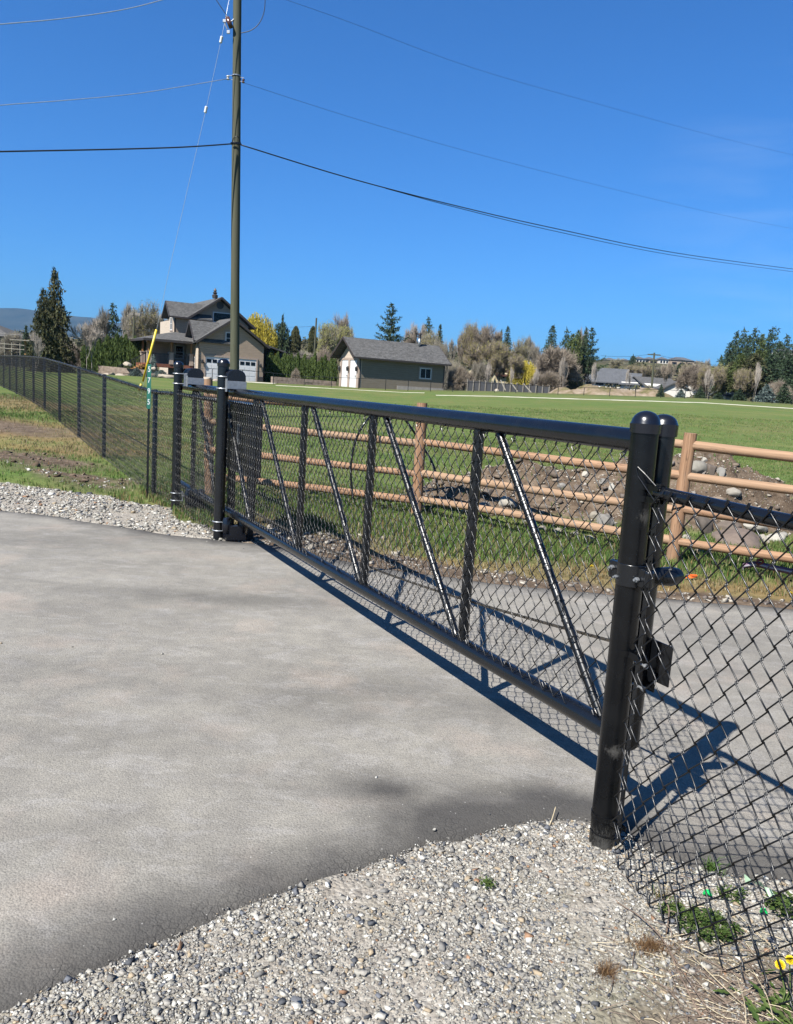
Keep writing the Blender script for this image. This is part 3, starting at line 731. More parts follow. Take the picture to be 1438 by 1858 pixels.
def gpl(S, Z, O): return GN*(GATE_OFF+fab_off)+S[:, None]*GD+Z[:, None]*UPZ+O[:, None]*GN
weave(-9.2, -2.06, lambda s: zbot(s)+.045, lambda s: ztop(s)-.05, gpl, 'chain_link_panel', WIRE, gate, selv=True, r=.0021)
for s in np.arange(-9.1, -2.1, .315):      # ties and clips holding the panel to the rails
    for zf, R, sg in ((ztop, RT, -1), (zbot, RB, 1)):
        m = MB(); k = gp(s+.01+rng.uniform(-.05, .05), GATE_OFF+fab_off, zf(s)+sg*(R+.012)); q = .8+.5*rng.random()
        m.tube([k-UPZ*sg*.02+GN*.02, k+UPZ*.010*q, k+GD*.014*q, k-UPZ*.010*q, k-GD*.012*q+UPZ*.004, k+UPZ*.012*q+GD*.006], .0026, 5); m.build('panel_tie', WIRE, gate)
# drive chain hanging slack along the inner face
links = MB(); c0 = gp(-2.06, GATE_OFF+.06, .672); c1 = gp(-7.0, GATE_OFF+.06, .40); Lc = np.linalg.norm(c1-c0); NL = 330
def chp(t):
    s = -2.06+(-7.0+2.06)*t; z = .672+(.345-.672)*t-.10*math.sin(math.pi*t)*(1-.25*t); return gp(s, GATE_OFF+.06, z)
for i in range(NL):
    a = chp(i/NL); b = chp((i+1)/NL); d = b-a; d /= np.linalg.norm(d); c = (a+b)/2
    off = .0045 if i % 2 else .0028
    for sg in (-1, 1): links.box(c+GN*sg*off, (.0175, .0016, .0105), (d, GN, np.cross(d, GN)))
    links.tube([a-GN*.005, a+GN*.005], .0042, 6)
links.build('drive_chain', CHAIN, gate)
# chain bracket on the end post
m = MB(); c = e0+UPZ*.665
m.box(c+GD*.075+GN*.03+UPZ*.0, (.11, .006, .145), (GD, GN, UPZ)); m.box(c+GD*.05-UPZ*.075+GN*.02, (.055, .006, .07), (GD, GN, UPZ))
bk = m.build('chain_bracket', BLACK, gate, bevel=.002)
for z in (.665, .585):
    m = MB(); m.tube([e0+UPZ*z-GD*.02-GN*.05, e0+UPZ*z+GD*.10-GN*.05], .0042, 8); m.tube([e0+UPZ*z+GD*.09-GN*.05, e0+UPZ*z+GD*.10-GN*.05], .009, 6); m.build('bolt', GALV, bk, True, True)

# ------------------------------------------------------------------ posts that carry it
NP = np.array([.801, 2.604, 0]); RN = .0445
npost = wthing('latch_post', NP, 'thick black round post with domed cap and bolted collar, nearest the viewer', 'post')
m = MB(); lean = np.array([-.010, .0, 0])
m.tube([NP+UPZ*-.15, NP+UPZ*.5+lean*.3, NP+UPZ*1.0+lean*.6, NP+UPZ*1.475+lean], RN, 40)
m.build('post', NEARBLACK, npost, True, True)
m = MB(); dome_cap(m, NP+lean+UPZ*1.455, RN, .0045, .03, .88); m.build('cap', PLASTIC, npost, True, True)
# two-piece catch collar with bolted ears
m = MB(); zc = .985
for k, (rr, hh) in enumerate(((RN+.001, .075),)): m.ring(NP+UPZ*zc, rr, hh, UPZ, 36, 1.0, .006)
for sg in (-1, 1):
    p = NP+GD*sg*(RN+.020)+UPZ*zc-GN*.006
    m.box(p, (.045, .030, .060), (GD, GN, UPZ)); m.box(p+GN*.022, (.040, .010, .066), (GD, GN, UPZ))
    m.lathe(p+GD*sg*.018-UPZ*.030, [(.012, 0), (.0165, .006), (.0165, .054), (.012, .060)], 16)
# the rounded receiver cups that close round the gate's end post
for sg in (-1, 1):
    pts = [NP+GD*sg*.035+GN*.035+UPZ*zc, NP+GD*sg*.050+GN*.07+UPZ*zc, NP+GD*sg*.062+GN*.11+UPZ*zc, NP+GD*sg*.060+GN*.140+UPZ*zc, NP+GD*sg*.050+GN*.152+UPZ*zc]
    m.tube(pts, [.022, .030, .033, .028, .013], 16)
cl = m.build('catch_collar', BLACK, npost, True, True, bevel=.002)
for (q, r_) in ((NP-GD*(RN+.024)-GN*.022+UPZ*(zc+.008), .0080), (NP-GD*.018-GN*(RN+.002)+UPZ*(zc-.012), .0065), (NP+GD*(RN+.010)-GN*.024+UPZ*(zc-.006), .0088)):
    m = MB(); m.tube([q, q-GN*.010], r_, 6); m.tube([q-GN*.010, q-GN*.018], r_*.55, 8); m.build('bolt', GALV, cl, True, True)

BANDZ = [1.285, 1.245, .72, .115]
def band_thing(m, P, R, z, w=.022, ax=UPZ):
    m.ring(P+UPZ*z, R+.0005, w, ax, 36, 1.0, .003)
    for o in (-.018, .002): m.box(P+GD*(R+.026)+GN*o+UPZ*z, (.064, .0035, w), (GD, GN, UPZ))
    q = P+GD*(R+.046)+UPZ*z
    m.tube([q-GN*.026, q+GN*.012], .005, 8); m.tube([q-GN*.027, q-GN*.020], .010, 12); m.tube([q+GN*.004, q+GN*.012], .009, 6)

def roller_post(P, R, H, name, label, cover_label, cz, lz, tall=1.0):
    t = wthing(name, P, label, 'post', 'gate roller posts')
    m = MB(); m.tube([P-UPZ*.15, P+UPZ*(H-.06)], R, 32); m.build('post', BLACK, t, True, True)
    m = MB(); dome_cap(m, P+UPZ*(H-.075), R, .005, .03, .75); m.build('cap', PLASTIC, t, True, True)
    for z in (cz+.047, cz-.063): m = MB(); ubolt(m, P, z, R, R+.035); m.build('u_bolt', GALV, t, True, True)
    G = GN*(GATE_OFF-P@GN)
    gd_ = GATE_OFF-P@GN-.03
    m = MB(); pl = P+GN*(R+.022); m.box(pl+UPZ*(cz-.02)+GD*.03, (.09, .010, .135), (GD, GN, UPZ)); m.box(pl+UPZ*(cz-.02)+GD*.078, (.008, .05, .135), (GD, GN, UPZ))
    m.box(P+GN*(gd_+.005)+GD*.128+UPZ*(cz-.025), (.008, .178, .074), (GD, GN, UPZ)); m.box(P+GN*(gd_-.088)+GD*.10+UPZ*(cz-.03), (.06, .008, .12), (GD, GN, UPZ))
    m.build('mounting_plate', GALV, t, bevel=.002)
    # ribbed roller cover arching over the rail
    m = MB(); c = P+GN*gd_; v = []
    prof = [(-.086, -.07)]+[(-math.cos(math.pi*k/16)*(.086 if True else 0)*(1-.0*k), .035+math.sin(math.pi*k/16)**.7*.078) for k in range(17)]+[(.086, -.07)]
    def shell(sc, q0, q1): m.prism([c+GN*x*sc+UPZ*(cz+.0+z*sc)+GD*q0 for x, z in prof], GD*(q1-q0))
    shell(1.0, -.10, .122)
    for q in (-.10, -.05, .0, .05, .105): shell(1.05, q, q+.014)
    m.build('roller_cover', PLASTIC, t, False, bevel=.003)
    # lower guide roller
    for z in (lz, lz-.085): m = MB(); ubolt(m, P, z, R, R+.03); m.build('u_bolt', GALV, t, True, True)
    m = MB(); m.box(P+GN*(R+.016)+GD*.01+UPZ*(lz-.042), (.12, .007, .12), (GD, GN, UPZ))
    m.tube([P+GN*(R+.016)+UPZ*(lz-.03)+GD*.02, P+GD*.09+GN*(R+.03)+UPZ*(lz-.03)], .013, 10)
    m.build('mounting_plate', GALV, t, bevel=.0015)
    m = MB(); rc = P+G+GD*.10+UPZ*(lz-.03)
    for o in (-.075, .075):
        m.tube([rc+GN*o-UPZ*.07, rc+GN*o-UPZ*.02, rc+GN*o+UPZ*.03, rc+GN*o+UPZ*.08], [.030, .045, .045, .030], 18)
    m.box(rc-UPZ*.10, (.16, .19, .05), (GD, GN, UPZ)); m.box(rc-UPZ*.04+GD*.05, (.05, .12, .10), (GD, GN, UPZ))
    m.build('guide_roller', PLASTIC, t, True, True)
    return t
GPO = np.array([-1.696, 7.503, 0]); LPO = np.array([-2.539, 9.0, 0])
roller_post(GPO, .053, 1.715, 'roller_post', 'black capped roller post standing on the far asphalt edge, with silver plate', '', 1.50, .175)
roller_post(LPO, .050, 1.69, 'roller_post', 'black capped roller post standing at the grass edge, the smaller-looking one', '', 1.50, .20)

# ------------------------------------------------------------------ near chain-link fence on the right
nf = wthing('chain_link_fence', NP+GD*1.2, 'black chain-link fence panel running from the latch post towards the viewer at the right', 'fence')
NFO = float(NP@GN)-.0
def nfp(s, z, o=0): return GN*(NFO+o)+GD*s+UPZ*z
S0 = float(NP@GD)
m = MB(); RZ = 1.262
m.tube([nfp(S0+.068, RZ+.008, .0), nfp(S0+.095, RZ+.008, .0), nfp(S0+.5, RZ), nfp(S0+2.6, RZ-.01)], [.018, .0215, .0215, .0215], 24); m.build('top_rail', BLACK, nf, True, True)
m = MB(); m.box(nfp(S0+.088, .68, -.014), (.005, .016, 1.24), (GN, GD, UPZ)); m.build('tension_bar', BLACK, nf)
for z in BANDZ:
    m = MB(); band_thing(m, NP, RN, z, .02); m.build('tension_band', NEARBLACK, nf, True, True)
m = MB(); m.ring(NP+UPZ*.055, RN+.001, .003, np.array([.08, 0, .997]), 30, .6, .003); m.build('loose_tie', WIRE, nf)
bb = lambda s: np.interp(s-S0, [0, .06, .3, .8, 2.6], [.05, .035, .012, .01, .01])
def nfpl(S, Z, O):
    u = np.clip((.55-Z)/.55, 0, 1); t = np.clip((S-S0)/.9, 0, 1)
    bow = -.029 - .10*u**1.6*sstep(t*1.6)*(.8+.4*np.sin(S*2.2)) + .012*np.sin(S*5+Z*3)*np.clip((1.1-Z)/.4, 0, 1)
    zz = Z + .010*np.sin(S*4.2)*(1-u) + .012*np.sin(S*7.3+1)*u
    sh = -.030*u*sstep(t*2)
    return GN*NFO+(S+sh)[:, None]*GD+zz[:, None]*UPZ+(O+bow)[:, None]*GN
weave(S0+.082, S0+2.4, bb, lambda s: RZ+.020, nfpl, 'chain_link_mesh', WIRE, nf, r=.0024, sides=8)
for s in (S0+.17, S0+.62):
    m = MB(); m.tube([nfp(s+.0, RZ-.035, -.030), nfp(s+.005, RZ, -.026), nfp(s+.008, RZ+.024, 0), nfp(s+.01, RZ, .026), nfp(s+.006, RZ-.022, .01), nfp(s, RZ-.03, -.03)], .0028, 6); m.build('tie_wire', WIRE, nf)
m = MB(); m.tube([nfp(S0+.10, RZ+.02, -.02), nfp(S0+.05, RZ+.065, -.04), nfp(S0+.025, RZ+.085, -.05), nfp(S0+.018, RZ+.08, -.05), nfp(S0+.025, RZ+.055, -.045), nfp(S0+.10, RZ-.02, -.03)], .0016, 6); m.build('tie_wire', WIRE, nf)
m = MB(); pp = nfp(S0+2.5, 0); m.lathe(pp-UPZ*.1, [(.03, 0), (.03, 1.42)], 20); m.build('post', BLACK, nf, True)

# ------------------------------------------------------------------ long chain-link fence on the left
lf = wthing('chain_link_fence', FENCE_P[0], 'long black chain-link fence running up the grassy slope at the left', 'fence')
PL = [np.array([GPO[0], GPO[1], .02]), np.array([LPO[0], LPO[1], .02])]+[np.array([p[0], p[1], tz(p[0], p[1])]) for p in FENCE_P]
cum = [0]
for a, b in zip(PL, PL[1:]): cum.append(cum[-1]+float(np.hypot(*(b-a)[:2])))
cum = np.array(cum); PLa = np.array(PL)
def lpos(S): return np.stack([np.interp(S, cum, PLa[:, 0]), np.interp(S, cum, PLa[:, 1])], -1)
def lgz(s): 
    return float(np.interp(s, cum, PLa[:, 2]))
HF = 1.30
def lpl(S, Z, O):
    xy = lpos(S); return np.column_stack([xy, Z])+(O-.02)[:, None]*GN
weave(.06, cum[4], lambda s: lgz(s)+.02, lambda s: lgz(s)+HF+.035, lpl, 'chain_link_mesh', WIRE, lf, sides=4, r=.0021)
weave(cum[4], cum[-1]-.1, lambda s: lgz(s)+.0, lambda s: lgz(s)+HF+.035, lpl, 'chain_link_mesh', FARWIRE, lf, sides=3, pts=1, r=.0032, selv=False, w=.060, hp=.06)
m = MB(); m.tube([np.array([*lpos(c), lgz(c)+HF]) for c in [cum[0]+.05]+list(cum[1:])], .021, 14); m.build('top_rail', BLACK, lf, True)
for p in PL[2:]:
    m = MB(); m.lathe(p+UPZ*-.2+GN*.01, [(.030, 0), (.030, HF+.215), (.024, HF+.235)], 18); m.build('post', BLACK, lf, True, True)
for k, c in enumerate(cum[2:6]):   # ties up the first posts and along the rail
    p = PLa[k+2]
    for z in np.arange(.1, HF, .2): m = MB(); m.ring(p+UPZ*z+GN*.01, .031, .004, UPZ, 10, 1, .003); m.build('tie_wire', WIRE, lf)
for s in np.arange(.2, cum[5], .45): m = MB(); m.ring(np.array([*lpos(s), lgz(s)+HF]), .0215, .004, (PLa[3]-PLa[2])/np.linalg.norm(PLa[3]-PLa[2]), 10, 1, .004); m.build('tie_wire', WIRE, lf)

# ------------------------------------------------------------------ address marker
mkb = at(267, 897, 9.72); mkt = at(271, 661, 9.68); MKR = (mkt-mkb)/np.linalg.norm(mkt-mkb)
mk = wthing('address_marker', mkb, 'thin black stake with a narrow green sign and white numbers in front of the fence', 'sign')
m = MB(); xr = CR*np.array([1, 1, 0]); xr /= np.linalg.norm(xr); yr = np.cross(MKR, xr)
Lm = np.linalg.norm(mkt-mkb); m.beam(mkb-MKR*.1, mkb+MKR*(Lm*.98), .026, .006, yr); m.build('stake', BLACK, mk)
sg0 = mkb+MKR*Lm*.665; sg1 = mkb+MKR*Lm*1.0; yd = -yr if yr[1] > 0 else yr
m = MB(); m.box((sg0+sg1)/2+yd*.01, (.047, .003, np.linalg.norm(sg1-sg0)), (xr, yr, MKR))
SIGNM = simple('green_sign_sheet', (.02, .16, .115), .35, 0, .15, 20); WHITE = simple('white_reflective', (.78, .80, .80), .4, 0, .05, 20)
pn = m.build('sign_panel', SIGNM, mk)
for i, dch in enumerate('5795'):
    cu = bpy.data.curves.new('digit', 'FONT'); cu.body = dch; cu.size = .108; cu.align_x = 'CENTER'; cu.align_y = 'CENTER'; cu.extrude = .0008; cu.offset = .001
    cu.materials.append(WHITE); o0 = bpy.data.objects.new('digit_source', cu); link(o0); bpy.context.view_layer.update(); me = bpy.data.meshes.new_from_object(o0.evaluated_get(bpy.context.evaluated_depsgraph_get())); bpy.data.objects.remove(o0); me.materials.clear(); me.materials.append(WHITE); o = bpy.data.objects.new('digit', me); link(o, pn)
    c = sg0+(sg1-sg0)*(.885-.245*i)+yd*.0125-org_of(mk)
    zz = -np.array(yd)*-1
    R = np.column_stack([xr*.62, MKR*.86, np.cross(xr, MKR)])
    o.matrix_local = Matrix(((R[0, 0], R[0, 1], R[0, 2], c[0]), (R[1, 0], R[1, 1], R[1, 2], c[1]), (R[2, 0], R[2, 1], R[2, 2], c[2]), (0, 0, 0, 1)))

# ------------------------------------------------------------------ gate operator cabinet behind the gate
def on_plane(x, y, off):
    d = ray(x, y); return CO+d*((off)/(GN[:2]@d[:2]))
oc = on_plane(441, 815, GATE_OFF+.16); ob = np.array([oc[0], oc[1], 0]); so = float(ob@GD)
op = wthing('gate_operator', ob, 'black gate opener cabinet on a stand behind the far end of the gate', 'gate opener')
m = MB(); m.box(gp(so, GATE_OFF+.16, .955), (.86, .12, .68), (GD, GN, UPZ)); m.box(gp(so, GATE_OFF+.16, 1.30), (.88, .14, .02), (GD, GN, UPZ)); m.build('cabinet', PLASTIC, op, bevel=.015)
m = MB(); m.box(gp(so+.05, GATE_OFF+.09, 1.0), (.05, .02, .20), (GD, GN, UPZ)); m.build('handle', GALV, op, bevel=.003)
for q in (-.4, .3):
    m = MB(); m.box(gp(so+q, GATE_OFF+.16, .32), (.08, .06, .62), (GD, GN, UPZ)); m.build('leg', BLACK, op)

# ------------------------------------------------------------------ cedar post-and-rail fence
cf = wthing('rail_fence', (0.25, 9.74, 0), 'new orange-brown cedar post-and-rail fence with four round rails', 'fence')
A0 = ground(380, 900); B0 = ground(755, 935); C0 = ground(1218, 1022); D0 = C0+(C0-B0)*1.05
def dep(P, x, y): return at(x, y, P[1])
posts = [(A0, at(377, 688, A0[1]+.02), .058), (B0, at(766, 731, B0[1]), .066), (C0, at(1253, 786, C0[1]-.03), .061), (D0, D0+UPZ*1.35+np.array([.05, 0, 0]), .075)]
for k, (b, t, r) in enumerate(posts):
    log_obj('post', tuple(b-UPZ*.1), tuple(t), r*1.05, r*.98, CEDAR, cf, 20, .004, 8, k)
def railz(P0, P1, pxs):
    """rail between plan points, from two seen points"""
    out = []
    dv = (P1-P0)[:2]; nn = np.array([-dv[1], dv[0]]); nn /= np.linalg.norm(nn)
    for x, y in pxs:
        d = ray(x, y); t = (nn@P0[:2])/(nn@d[:2]); out.append(CO+d*t)
    a, b = out; e = (b-a)/np.linalg.norm((b-a)[:2])
    def on(P): return a+e*float(np.dot((P-a)[:2], (b-a)[:2]/np.linalg.norm((b-a)[:2])))
    return on(P0), on(P1)
seg = [(A0, B0, [[(500, 728), (755, 747)], [(495, 777), (750, 803)], [(495, 830), (747, 858)], [(492, 877), (747, 907)]]),
       (B0, C0, [[(777, 750), (1231, 806)], [(774, 804), (1143, 850)], [(771, 860), (1137, 912)], [(769, 908), (1129, 965)]]),
       (C0, D0, [[(1264, 808), (1438, 828)], [(1256, 865), (1438, 889)], [(1242, 925), (1438, 956)], [(1234, 983), (1438, 1014)]])]
kk = 10
for (p0, p1, rails) in seg:
    for pr in rails:
        a, b = railz(p0, p1, pr); kk += 1; e = (b-a)/np.linalg.norm(b-a); Y = np.array([0, 0, 0])
        log_obj('rail', tuple(a-e*.03), tuple(b+e*.03), .047 if kk % 2 else .042, .042 if kk % 2 else .048, CEDAR, cf, 16, .012, 12, kk)

# black conduit hoop leaning behind the rails
hz = [(640, 905), (636, 850), (645, 800), (664, 764), (690, 741), (715, 742), (741, 770), (768, 812), (788, 850), (794, 895)]
hy = [9.55]*4+[9.9]*3+[9.95]*3
hp_ = [at(x, y, Y_) for (x, y), Y_ in zip(hz, hy)]
m = MB()
from mathutils import geometry as _g
def smooth_pts(pts, n=6):
    out = []; p = [pts[0]]+list(pts)+[pts[-1]]
    for i in range(1, len(p)-2):
        for k in range(n):
            t = k/n; out.append(.5*((2*p[i])+(-p[i-1]+p[i+1])*t+(2*p[i-1]-5*p[i]+4*p[i+1]-p[i+2])*t*t+(-p[i-1]+3*p[i]-3*p[i+1]+p[i+2])*t**3))
    return out+[pts[-1]]
m.tube(smooth_pts(hp_), .014, 10); o = m.build('conduit', PLASTIC, None, True)
tag(o, 'loop of black plastic conduit standing up beside the middle cedar post', 'conduit')

# ------------------------------------------------------------------ utility pole, its fittings and wires
PB = at(425, 752, 27.0); PBz = tz(PB[0], PB[1]); PT = at(430.5, -60, 27.0+.0)
up = wthing('utility_pole', (PB[0], PB[1], PBz), 'tall greenish round wooden utility pole behind the gate', 'utility pole')
e = (PT-PB)/np.linalg.norm(PT-PB)
log_obj('pole', tuple(PB-e*.5), tuple(PT+e*1.5), .152, .125, POLEWOOD, up, 28, .01, 16, 5)
def pl(y, dx=0, dy=0):
    d = (y-752)/(-60-752); c = PB+(PT-PB)*d; return c
CER = simple('brown_porcelain', (.10, .045, .035), .25); GREYI = simple('grey_porcelain', (.6, .6, .6), .3)
def px27(x, y, Y=26.8): return at(x, y, Y)
# insulator at the neutral wires
m = MB(); a = px27(413, 141, 26.9); b = px27(441, 147, 26.9); pc = px27(428, 141, 27)
m.ring(px27(428.5, 138, 27.0), .142, .03, e, 20, 1, .006); m.build('strap', GALV, up)
for q, side in ((a, -1), (b, 1)):
    m = MB(); m.lathe(q-UPZ*.055, [(.045, 0), (.05, .02), (.03, .04), (.03, .06), (.05, .085), (.045, .11)], 14); s_ = m.build('spool_insulator', GREYI if side < 0 else CER, up, True, True)
    m = MB(); m.box((q+pc)/2+UPZ*.06, (abs(q[0]-pc[0])+.02, .02, .012)); m.box((q+pc)/2-UPZ*.06, (abs(q[0]-pc[0])+.02, .02, .012)); m.build('clevis', GALV, s_)
m = MB(); m.ring(px27(427, 261, 27), .148, .04, e, 20, 1, .01); m.tube([px27(418, 259, 26.8), px27(438, 262, 26.8)], .018, 8)
m.tube(smooth_pts([px27(420, 262), px27(424, 250, 26.7), px27(432, 249, 26.7), px27(437, 262)]), .012, 6); m.build('cable_clamp', PLASTIC, up, True)
# fused cutout
m = MB(); m.tube([px27(412, 32), px27(419, 50)], .07, 12); ct = m.build('cutout', CER, up, True)
m = MB(); m.tube([px27(406.5, 40), px27(412, 53)], .02, 8); m.box(px27(407, 38), (.09, .06, .08)); m.box(px27(414, 58), (.09, .06, .09)); m.build('fuse_tube', GALV, ct)
m = MB(); m.tube([px27(424, 35, 26.9), px27(417, 41, 26.9)], .02, 6); m.tube([px27(409, 29), px27(413, 32)], .03, 6); m.build('bracket', GALV, ct)
WIREL = simple('aluminium_conductor', (.62, .64, .66), .4, .5); WIRED = simple('black_cable', (.015, .015, .018), .5)
def plane_wire(name, px, r, mat, label, cat='wire', P0=PB, P1=None, shift=(0, 0, 0), grp=None):
    P1 = np.array([35.0, 70.0, 0]) if P1 is None else P1
    dv = (P1-P0)[:2]; nn = np.array([-dv[1], dv[0]]); nn /= np.linalg.norm(nn); pts = []
    for x, y in px:
        d = ray(x, y); t = (nn@P0[:2])/(nn@d[:2]); pts.append(CO+d*t+np.array(shift))
    m = MB(); m.tube(smooth_pts(pts, 5), r, 6); o = m.build(name, mat, None, True); return tag(o, label, cat, grp)
plane_wire('overhead_cable', [(437, 263), (640, 325), (830, 374), (1000, 413), (1220, 458), (1438, 488), (1600, 508)], .020, WIRED, 'thick black cable bundle sagging away to the right from the pole', 'cable')
plane_wire('overhead_cable', [(700, 342), (830, 377), (1000, 418), (1220, 463), (1438, 493), (1600, 514)], .014, WIRED, 'thinner second line just under the thick sagging cable at the right', 'cable')
plane_wire('overhead_wire', [(441, 150), (640, 214), (860, 278), (1100, 340), (1300, 388), (1438, 415), (1600, 446)], .0045, WIRED, 'thin middle wire running right from the spool insulator')
plane_wire('overhead_wire', [(431, -30), (620, 35), (860, 124), (1100, 193), (1300, 248), (1438, 281), (1600, 318)], .0045, WIRED, 'thin uppermost wire crossing the sky at the right')
plane_wire('overhead_wire', [(-120, 205), (0, 191), (130, 181), (260, 168), (412, 143)], .010, WIREL, 'silver wire running left from the spool insulator')
plane_wire('overhead_wire', [(-120, 55), (0, 44), (110, 34), (220, 18), (300, -2), (424, -40)], .012, WIREL, 'silver wire crossing the top left corner of the sky')
plane_wire('overhead_cable', [(-120, 278), (0, 275), (200, 271), (330, 267), (420, 261)], .022, WIRED, 'thick black cable running left from the pole clamp', 'cable')
m = MB(); m.tube(smooth_pts([px27(437, 60), px27(455, 55), px27(470, 42), px27(479, 20), px27(481, -10)]), .012, 6); m.build('jumper_wire', WIRED, up)
m = MB(); m.tube([px27(411, 28), px27(400, 12), px27(388, -6)], .012, 6); m.build('jumper_wire', WIRED, up)
GA = at(246, 738, 28.6); GA[2] = tz(GA[0], GA[1])
gt = px27(424, -45)
def gl(t): return gt+(GA-gt)*t
# guy points solved along the line of sight between its ends
gw = wthing('guy_wire', GA, 'thin steel guy wire with two white insulators slanting down left of the pole', 'guy wire')
gpx = [(424, -45), (401, 72), (373, 200), (340, 342), (306, 492), (284, 598), (262, 690), (247, 745)]
gY = [27+(28.6-27)*i/7 for i in range(8)]; gpts = [at(x, y, Y) for (x, y), Y in zip(gpx, gY)]; gpts[-1][2] -= .1
m = MB(); m.tube(gpts, .006, 6); m.build('wire', WIREL, gw, True)
for (x, y) in ((401, 72), (373, 199)):
    c = at(x, y, 27.2); dvv = gpts[2]-gpts[1]; dvv /= np.linalg.norm(dvv)
    m = MB(); m.tube([c-dvv*.10, c-dvv*.085, c-dvv*.01, c+dvv*.01, c+dvv*.085, c+dvv*.10], [.035, .048, .045, .045, .048, .035], 12); m.build('insulator', WHITE, gw, True, True)
YEL = simple('yellow_plastic', (.78, .58, .02), .45, 0, .08, 10)
ga, gb = at(283.5, 598, 28.15), at(259, 692, 28.4)
m = MB(); m.tube([ga, gb], .042, 14); m.tube([at(256, 697, 28.42), at(251, 708, 28.45)], .045, 10); m.build('guard', YEL, gw, True)
# ================================================================== HOUSES AND FAR THINGS
SIDE_A = None
def m_siding(name, col, pitch=.2, rough=.75):
    m = NT(name); p = m.obj(); sx = m.n('SeparateXYZ'); m.l(p, sx.inputs[0])
    fr = m.math('FRACT', m.math('DIVIDE', sx.outputs[2], pitch))
    ln = m.ramp(fr, [(.0, 0), (.10, 1), (1, .9)])
    f = m.noise(m.scaled(p, (1, 1, 5)), 1.5, 4)
    c = m.ramp(f, [(.3, tuple(v*.88 for v in col)), (.7, tuple(v*1.08 for v in col))])
    m.l(m.mix(ln, tuple(v*.45 for v in col), c), m.b.inputs['Base Color']); m.set(Roughness=rough, Specular_IOR_Level=.25)
    m.bump(fr, .6, .03); return m.mat
def m_shingle(name, col):
    m = NT(name); p = m.obj()
    v = m.n('TexVoronoi', Scale=5.0); m.l(m.scaled(p, (1, 1, 3)), v.inputs['Vector'])
    f = m.noise(p, .8, 3); f2 = m.noise(p, 22, 3, .7)
    c = m.ramp(v.outputs['Color'], [(.1, tuple(x*.62 for x in col)), (.5, col), (.9, tuple(x*1.5 for x in col))])
    c = m.mix(m.ramp(f2, [(.35, .4), (.65, 0)]), c, tuple(x*.5 for x in col)); m.l(m.mix(m.ramp(f, [(.4, 0), (.7, .25)]), c, tuple(x*1.3 for x in col)), m.b.inputs['Base Color'])
    m.set(Roughness=.95, Specular_IOR_Level=.1); m.bump(f2, .5, .02); return m.mat
TAUPE = m_siding('taupe_siding', (.50, .385, .285)); CREAM = m_siding('pale_siding', (.68, .57, .46)); SHEDW = m_siding('olive_siding', (.29, .245, .185), .22)
SHING = m_shingle('grey_shingle', (.12, .118, .116)); SHING2 = m_shingle('blue_grey_shingle', (.12, .125, .135)); SHINGR = m_shingle('brown_roof', (.12, .06, .045))
TRIM = simple('dark_trim', (.05, .038, .032), .5); TRIMT = simple('tan_trim', (.42, .33, .27), .6); DOORW = simple('white_door', (.80, .80, .80), .4, 0, .03, 3)
GLASS = simple('dark_window_glass', (.008, .011, .018), .15, 0, .2, 2, .25); WFR = simple('white_window_frame', (.78, .78, .76), .4, 0, .04, 5)
BRICKB = simple('retaining_block', (.30, .235, .19), .9, 0, .3, 3, .2, .5); STUCCO = simple('white_stucco', (.72, .69, .62), .8, 0, .08, 2); YSTUCCO = simple('yellow_stucco', (.62, .53, .33), .8, 0, .08, 2)
DKSTONE = simple('dark_stone_veneer', (.06, .055, .055), .8, 0, .5, 6, .2, .5); DECK = simple('red_stained_deck', (.22, .07, .035), .6, 0, .2, 6); IRON = simple('dark_metal', (.02, .02, .022), .5)
TIMB = simple('amber_timber', (.35, .17, .05), .6, 0, .2, 5)

class Frame:
    """local building frame: a to the right along the front, b away, z up"""
    def __init__(s, O, phi):
        s.O = np.array(O, float); c, q = math.cos(phi), math.sin(phi); s.a = np.array([c, q, 0]); s.b = np.array([-q, c, 0]); s.z = UPZ
    def __call__(s, a, b, z): return s.O+s.a*a+s.b*b+s.z*z
    def box(s, m, a0, a1, b0, b1, z0, z1): return m.box(s((a0+a1)/2, (b0+b1)/2, (z0+z1)/2), (a1-a0, b1-b0, z1-z0), (s.a, s.b, s.z))
def gable_b(F, m, a0, a1, b0, b1, ze, zr, th=.16):
    """roof whose ridge runs along b"""
    am = (a0+a1)/2
    for (x0, x1) in ((a0, am), (a1, am)):
        m.prism([F(x0, b0, ze), F(x1, b0, zr), F(x1, b0, zr-th), F(x0, b0, ze-th)], F.b*(b1-b0))
def gable_a(F, m, a0, a1, b0, b1, ze, zr, th=.16):
    bm = (b0+b1)/2
    for (x0, x1) in ((b0, bm), (b1, bm)):
        m.prism([F(a0, x0, ze), F(a0, x1, zr), F(a0, x1, zr-th), F(a0, x0, ze-th)], F.a*(a1-a0))
